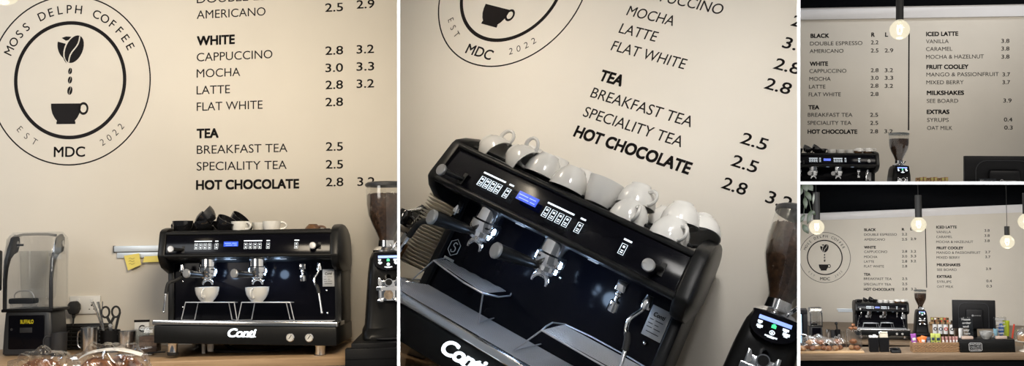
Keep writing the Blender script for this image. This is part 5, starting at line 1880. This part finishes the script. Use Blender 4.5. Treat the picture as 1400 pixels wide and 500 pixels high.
for px, m, lb in ((-0.2932, 'paper', 'left black tub holding white lids'), (-0.1628, 'napkin', 'right black tub holding cream napkins')):
    t = thing('counter_tub', 4, lb + ' on the front counter, lower right scene', 'tub', (px, -3.7, zc(px)), (0, TILT, 0))
    g = G()
    g.loft([[(-0.056, -0.055, 0), (0.056, -0.055, 0), (0.056, 0.055, 0), (-0.056, 0.055, 0)], [(-0.063, -0.06, 0.195), (0.063, -0.06, 0.195), (0.063, 0.06, 0.195), (-0.063, 0.06, 0.195)],
            [(-0.058, -0.055, 0.195), (0.058, -0.055, 0.195), (0.058, 0.055, 0.195), (-0.058, 0.055, 0.195)], [(-0.052, -0.05, 0.01), (0.052, -0.05, 0.01), (0.052, 0.05, 0.01), (-0.052, 0.05, 0.01)]])
    part('tub', g, 'matte', t)
    g = G()
    if m == 'paper':
        for k, (dx, hh) in enumerate(((-0.035, 0.215), (-0.01, 0.205), (0.015, 0.225), (0.038, 0.212))):
            g.lathe([(0, 0.02), (0.02, 0.02), (0.022, hh), (0, hh + 0.004)], (dx, -0.01 * (k % 2), 0), 14)
    else:
        g.box(-0.05, 0.05, -0.045, 0.045, 0.02, 0.245, bev=0.004)
        g.box(-0.045, 0.048, -0.04, 0.04, 0.247, 0.262, bev=0.004, rot=(0, 0.03, 0))
    part('contents', g, m, t)
t = thing('card_reader', 4, 'small black card reader lying between the tubs and the snack basket, lower right scene', 'card reader', (-0.0235, -3.78, zc(0.015)), (0, TILT, 0))
g = G(); g.prism([(-0.07, 0.0), (0.07, 0.0), (0.065, 0.055), (-0.06, 0.03)], -0.07, 0.055, 'x', bev=0.008)
part('body', g, 'matte', t)
g = G(); g.box(-0.045, 0.03, -0.03, 0.03, 0.052, 0.055, bev=0.001, rot=(0.19, 0, 0))
part('screen', g, 'gloss', t)

# wicker basket with snack packets
bx0, bx1 = 0.1788, 0.7452
bm_, bw = (bx0 + bx1) / 2, (bx1 - bx0) / 2
t = thing('snack_basket', 4, 'long wicker basket full of snack packets on the front counter, lower right scene', 'basket', (bm_, -3.72, zc(bm_)), (0, TILT, 0))
g = G()
for k in range(7):
    z = 0.008 + k * 0.0165
    off = 0.002 * (k % 2)
    n = 44
    pts = []
    for x0_, y0_, x1_, y1_ in ((-bw, -0.08, bw, -0.08), (bw, -0.08, bw, 0.08), (bw, 0.08, -bw, 0.08), (-bw, 0.08, -bw, -0.08)):
        m_ = 26 if abs(x1_ - x0_) > 0.1 else 8
        for q in range(m_):
            u = q / m_
            wv = 0.004 * math.sin(PI * (q + k))
            wv = 0.004 * (1 if (q + k) % 2 else -1)
            pts.append((x0_ + (x1_ - x0_) * u + (wv if abs(x1_ - x0_) < 0.1 else 0), y0_ + (y1_ - y0_) * u + (wv if abs(x1_ - x0_) > 0.1 else 0), z))
    g.tube(pts, 0.0078, 6, closed=True)
part('woven_sides', g, 'wicker', t)
g = G(); g.box(-bw, bw, -0.08, 0.08, 0, 0.006)
part('base', g, 'wicker', t)
g = G(); g.tube([(-bw, -0.08, 0.122), (bw, -0.08, 0.122), (bw, 0.08, 0.122), (-bw, 0.08, 0.122)], 0.0075, 8, closed=True)
part('rim', g, 'wicker', t)


def packet(x, w, h, m, tilt, lb, y=-3.73, pm='paper'):
    t = thing('snack_packet', 4, lb + ' in the wicker basket, lower right scene', 'snack packet', (x, y, zc(x) + 0.012), (0.12, TILT + tilt, 0))
    g = G()
    n = 10
    rings = []
    for k in range(n + 1):
        u = k / n
        th = 0.003 + 0.020 * math.sin(PI * u) ** 0.6 if 0 < k < n else 0.002
        ww = w / 2 * (1.0 if k in (0, n) else 0.96)
        rings.append([(-ww, -th * 0.2, u * h), (-ww * 0.6, -th, u * h), (ww * 0.6, -th, u * h), (ww, -th * 0.2, u * h), (ww, th * 0.2, u * h), (ww * 0.6, th, u * h), (-ww * 0.6, th, u * h), (-ww, th * 0.2, u * h)])
    g.loft(rings)
    part('wrapper', g, m, t)
    g = G(); g.box(-w * 0.28, w * 0.28, -0.025, -0.0225, h * 0.62, h * 0.78, bev=0.0008)
    g.box(-w * 0.2, w * 0.2, -0.025, -0.0225, h * 0.48, h * 0.54, bev=0.0008)
    part('wrapper_print', g, pm, t)


packet(0.2237, 0.07, 0.235, 'purple', -0.1, 'purple packet at the left end')
packet(0.2867, 0.075, 0.205, 'orange', 0.25, 'orange packet second from the left')
packet(0.3316, 0.060, 0.190, 'orange', -0.3, 'orange packet leaning against the dark one', y=-3.70)
packet(0.3766, 0.06, 0.185, 'navy', 0.1, 'dark blue packet left of the lime ones', pm='tubeg')
packet(0.4395, 0.058, 0.235, 'lime', 0.02, 'left lime green packet', pm='navy')
packet(0.5114, 0.070, 0.232, 'lime', -0.03, 'right lime green packet', pm='navy')
for i, px in enumerate((0.5744, 0.6148, 0.6553, 0.6912, 0.7227)):
    packet(px, 0.036, 0.19, 'pink', 0.03 * (i - 2), ('first', 'second', 'third', 'fourth', 'last')[i] + ' small pink and brown packet from the left', pm='paper')

# till with drawer, signs and cups
till(4, (0.7092, -3.62, 0.9622), 1.2306 - 0.7092, 0.375, 'black back of the till screen standing on its drawer, lower right scene')
g = G(); g.box(-0.05, 0.05, -0.02, 0.05, 0, 0.30, bev=0.006)
single('till_stand', 4, g, 'matte', 'black pillar holding the till screen above the drawer, lower right scene', 'stand', (0.9699, -3.56, zc(1.0) + 0.16), (0, TILT, 0))
dx0, dx1 = 0.7542, 1.4104
dm, dw = (dx0 + dx1) / 2, (dx1 - dx0) / 2
t = thing('cash_drawer', 4, 'wide black cash drawer with a white sticker on the front counter, lower right scene', 'cash drawer', (dm, -3.68, zc(dm)), (0, TILT, 0))
g = G(); g.box(-dw, dw, -0.15, 0.2, 0.0, 0.165, bev=0.006)
part('casing', g, 'matte', t)
g = G(); g.box(-dw + 0.012, dw - 0.012, -0.156, -0.149, 0.012, 0.140, bev=0.002)
part('drawer_front', g, 'satin', t)
g = G()
sx0, sx1 = 0.8620 - dm, 1.0149 - dm
rr = [(sx0, 0.035), (sx0 + 0.012, 0.022), (sx1 - 0.012, 0.022), (sx1, 0.035), (sx1, 0.112), (sx1 - 0.012, 0.125), (sx0 + 0.012, 0.125), (sx0, 0.112)]
g.tube([(x, -0.1575, z) for x, z in rr], 0.003, 6, closed=True)
for tx, za, hh in (('MOSS', 0.095, 0.020), ('DELPH', 0.063, 0.020), ('COFFEE', 0.032, 0.020)):
    text_shape(g, tx, sx0 + 0.014, za, hh, x1=sx1 - 0.014, weight=0.02)
    for v in g.bm.verts:
        if v.co.y > -0.1:
            v.co.y -= 0.158
part('sticker', g, 'tubew', t, 'white outlined lettering sticker', smooth=False)
t = cup(4, (1.0868, -3.74, zc(1.09) + 0.165), (0, TILT, -0.5), 'grey marbled cup standing on the cash drawer, lower right scene', 'marble', 0.078, 0.098)
for px, lb, lines in ((0.7856, 'left clear acrylic sign with white lettering before the till screen', ('Please', 'order', 'and', 'pay', 'here')), (1.1902, "right acrylic sign with white lettering over the till screen's edge", ('Please', 'collect', 'order', 'from', 'here'))):
    t = thing('counter_sign', 4, lb + ', lower right scene', 'sign', (px, -3.77, zc(px) + 0.168), (0, TILT, 0))
    g = G(); g.box(-0.01, 0.145, 0.0, 0.004, 0.0, 0.285, bev=0.001)
    part('acrylic_panel', g, 'clear', t)
    g = G()
    for k, tx in enumerate(lines):
        text_shape(g, tx, 0.012 + 0.006 * k, 0.245 - 0.046 * k, 0.026, x1=0.012 + 0.006 * k + (0.105 if len(tx) > 4 else 0.07), weight=0.03)
    for v in g.bm.verts:
        v.co.y -= 0.001
    part('sign_lettering', g, 'tubew', t, smooth=False)
    g = G(); g.box(-0.002, 0.135, -0.03, 0.035, 0.0, 0.035, bev=0.006)
    part('sign_foot', g, 'blush', t)
mug(4, (0.8081, -3.62, zc(0.8) + 0.165), 0.030, 0.13, 'paper', 'white paper cup behind the left acrylic sign, lower right scene', 'paper_cup', 'cup', 0, False, 0.75)
mug(4, (1.2216, -3.66, zc(1.2) + 0.165), 0.027, 0.12, 'bsky', 'pale blue tumbler behind the right acrylic sign, lower right scene', 'tumbler', 'tumbler', 0, False, 0.85)
g = G(); g.ball((0, 0, 0.10), 0.04, 16, (0.9, 0.7, 2.2))
single('gift_bag', 4, g, 'bblue', 'blue bag between the right sign and the green tumbler, lower right scene', 'bag', (1.3205, -3.52, zc(1.32) + 0.15))
mug(4, (1.3880, -3.50, zc(1.38) + 0.165), 0.042, 0.20, 'bgreen', 'lime green tumbler at the right of the cash drawer, lower right scene', 'tumbler', 'tumbler', 0, False, 0.8)
g = G(); g.tube([(0, 0, 0), (0.01, 0, 0.08), (0.03, 0, 0.22)], 0.011, 8)
single('straw', 4, g, 'red', 'red straw rising behind the glass dome at the right edge, lower right scene', 'straw', (1.4554, -3.50, zc(1.45) + 0.10))
t = thing('cake_dome', 4, 'glass cake dome on a pale stand at the right edge of the lower right scene', 'cake dome', (1.5500, -3.74, zc(1.5)), (0, TILT, 0))
g = G(); g.lathe([(0.125, 0.14), (0.125, 0.18), (0.115, 0.24), (0.085, 0.285), (0.04, 0.305), (0.0, 0.308)], seg=32)
part('dome', g, 'glass', t)
g = G(); g.lathe([(0, 0), (0.08, 0), (0.075, 0.01), (0.02, 0.03), (0.02, 0.11), (0.12, 0.13), (0.13, 0.14), (0, 0.14)], seg=32)
part('stand', g, 'saucer', t)
g = G(); g.lathe([(0, 0.14), (0.085, 0.14), (0.085, 0.20), (0, 0.21)], seg=28)
part('cake', g, 'crumb', t)

# hanging plant at the top left
t = thing('hanging_plant', 4, 'trailing green plant hanging at the top left corner of the lower right scene', 'plant', (-1.0931, -2.4, 2.5491))
rnd = random.Random(9)


def leaf_at(p, ang, L, W, m, par):
    g = G()
    d = Vector((math.cos(ang), -0.25, math.sin(ang))).normalized()
    s = d.cross(Vector((0, 1, 0))).normalized()
    prof = [0.0, 0.55, 0.9, 1.0, 0.85, 0.5, 0.0]
    top = []
    for sg in (1, -1):
        for off in (0.0, -0.002):
            pass
    rings = []
    for k, w in enumerate(prof):
        u = k / 6
        c = p + d * (L * u) + Vector((0, 0.03 * u * u, -0.10 * L * u * u))
        hw = W * max(w, 0.04)
        rings.append([c + s * hw + Vector((0, 0.006, 0)), c + Vector((0, -0.001, 0)), c - s * hw + Vector((0, 0.006, 0)), c + Vector((0, 0.0015, 0))])
    g.loft(rings)
    part('leaf', g, m, par)


for vi, pts in enumerate(([(0, 0, 0.1), (0.02, 0, -0.15), (0.01, 0, -0.35), (-0.02, 0, -0.62)], [(0.06, 0, 0.1), (0.03, 0.02, -0.1), (0.09, 0.02, -0.24), (0.13, 0.0, -0.22)], [(-0.02, 0, 0.1), (0.07, 0.01, -0.2), (0.115, 0, -0.42)])):
    g = G()
    sp = smooth_path(pts, 6)
    g.tube(sp, 0.004, 6)
    part('stem', g, 'leaf', t)
for (x, z, a, L, W, m) in ((0.0, 0.05, -1.2, 0.16, 0.05, 'leaf'), (0.05, 0.03, -0.9, 0.15, 0.05, 'leaf'), (-0.03, -0.02, -1.8, 0.15, 0.045, 'leaf'), (0.03, -0.1, -1.0, 0.16, 0.04, 'leaf'),
                           (0.02, -0.18, -1.5, 0.18, 0.035, 'leaf'), (0.155, -0.13, -1.7, 0.16, 0.016, 'leafpale'), (0.10, -0.40, -0.6, 0.09, 0.03, 'leaf'), (0.115, -0.38, -1.9, 0.22, 0.035, 'leaf'),
                           (0.02, -0.45, -2.2, 0.15, 0.03, 'leaf'), (-0.02, -0.60, -1.0, 0.16, 0.045, 'leaf'), (0.0, -0.5, -2.6, 0.10, 0.03, 'leaf')):
    leaf_at(Vector((x, -0.01, z)), a, L, W, m, t)
# black items beside the tilted machine in booth 2
t = thing('plate_stack', 2, 'stack of white saucers seen edge on left of the tilted machine, middle scene', 'plates', (-0.135, -0.24, 0.19))
for k in range(22):
    z = 0.0105 * k
    g = G()
    g.lathe([(0, z), (0.035, z), (0.04, z + 0.002), (0.072, z + 0.011), (0.073, z + 0.013), (0.038, z + 0.005), (0, z + 0.004)], seg=32)
    t2 = single('saucer', 2, g, 'saucer', ('topmost' if k == 21 else 'lowest') + ' white saucer of the stack left of the tilted machine' if k in (0, 21) else 'white saucer, %s from the bottom of the stack left of the tilted machine' % ('second', 'third', 'fourth', 'fifth', 'sixth', 'seventh', 'eighth', 'ninth', 'tenth', 'eleventh', 'twelfth', 'thirteenth', 'fourteenth', 'fifteenth', 'sixteenth', 'seventeenth', 'eighteenth', 'nineteenth', 'twentieth', 'twenty first')[k - 1], 'saucer', (-0.150, -0.24, 0.19), group='saucers in the stack left of the tilted machine')
bpy.data.objects.remove(t)
single('saucer_ledge', 2, G().box(-0.30, -0.04, -0.32, -0.16, -0.05, 0.19, bev=0.004), 'saucer', 'pale box under the saucer stack beside the tilted machine, middle scene', 'box')
for (x, y, z, rt, lb) in ((-0.262, -0.20, 0.375, (PI, 0, 1.0), 'upper black espresso cup upside down on the pale shelf left of the tilted machine'), (-0.205, -0.24, 0.36, (PI, 0, 2.4), 'black espresso cup beside the saucer stack left of the tilted machine'),
                          (-0.245, -0.30, 0.335, (PI, 0, 0.2), 'lower black espresso cup near the left edge of the middle scene')):
    cup(2, (x, y, z), rt, lb, 'blackcer', 0.034, 0.048)
single('cup_shelf', 2, G().box(-0.42, -0.215, -0.34, -0.06, 0.272, 0.288, bev=0.003), 'saucer', 'pale shelf carrying black cups at the left edge of the middle scene', 'shelf')
single('steel_spoon', 2, G().tube([(-0.29, -0.34, 0.30), (-0.25, -0.30, 0.33), (-0.22, -0.27, 0.36)], 0.004, 8), 'steel', 'steel spoon lying by the black cups at the left edge, middle scene', 'spoon')
mug(2, (-0.215, -0.33, 0.165), 0.045, 0.075, 'crumb', 'pale wooden pot below the cup shelf at the left edge of the middle scene', 'utensil_pot', 'pot', 0, False, 0.9)
single('tamper', 2, G().tube([(-0.20, -0.34, 0.18), (-0.185, -0.345, 0.22), (-0.165, -0.35, 0.27)], [0.006, 0.005, 0.008], 10), 'steel', 'steel tool leaning in the pale pot left of the tilted machine', 'tool')


# ------------------------------------------------------------------ everything that meets a partition ends flush with it
def trim_to_partitions():
    bpy.context.view_layer.update()
    nA = Vector((1, -KA, 0)).normalized()
    nB = Vector((1, -KB, 0)).normalized()
    up = Vector((0, 0, 1))
    h = HT * 0.6
    keep = {1: [(nA, -h, -1)], 2: [(nA, h, 1), (nB, -h, -1)], 3: [(nB, h, 1), (up, h, 1)], 4: [(nB, h, 1), (up, -h, -1)]}
    done = {}
    for o in list(bpy.data.objects):
        if o.type != 'MESH' or o.name not in BO:
            continue
        mw = o.matrix_world
        cs = [mw @ v.co for v in o.data.vertices]
        for n, d, sg in keep[BO[o.name]]:
            dist = [(c.dot(n) - d) * sg for c in cs]
            if not dist or min(dist) > -1e-6:
                continue
            if max(dist) <= 0:
                cs = []
                break
            if o.data.users > 1:
                o.data = o.data.copy()
            bm = bmesh.new()
            bm.from_mesh(o.data)
            bm.transform(mw)
            geom = bm.verts[:] + bm.edges[:] + bm.faces[:]
            r = bmesh.ops.bisect_plane(bm, geom=geom, plane_co=n * d, plane_no=n * sg, clear_inner=True, clear_outer=False, dist=1e-6)
            ed = [e for e in r['geom_cut'] if isinstance(e, bmesh.types.BMEdge) and e.is_valid and e.is_boundary]
            if ed and o.data.materials[0].name not in THIN:
                try:
                    bmesh.ops.holes_fill(bm, edges=ed, sides=0)
                except Exception:
                    pass
            bm.transform(mw.inverted())
            bm.to_mesh(o.data)
            bm.free()
            cs = [mw @ v.co for v in o.data.vertices]
        if not cs:
            bpy.data.objects.remove(o)
    # things of which nothing is left
    again = True
    while again:
        again = False
        for o in list(bpy.data.objects):
            if o.type == 'EMPTY' and o.name in BO and not o.children:
                bpy.data.objects.remove(o)
                again = True


THIN = {M[k].name for k in ('hopper', 'clear', 'bag', 'glass', 'globe')}
trim_to_partitions()
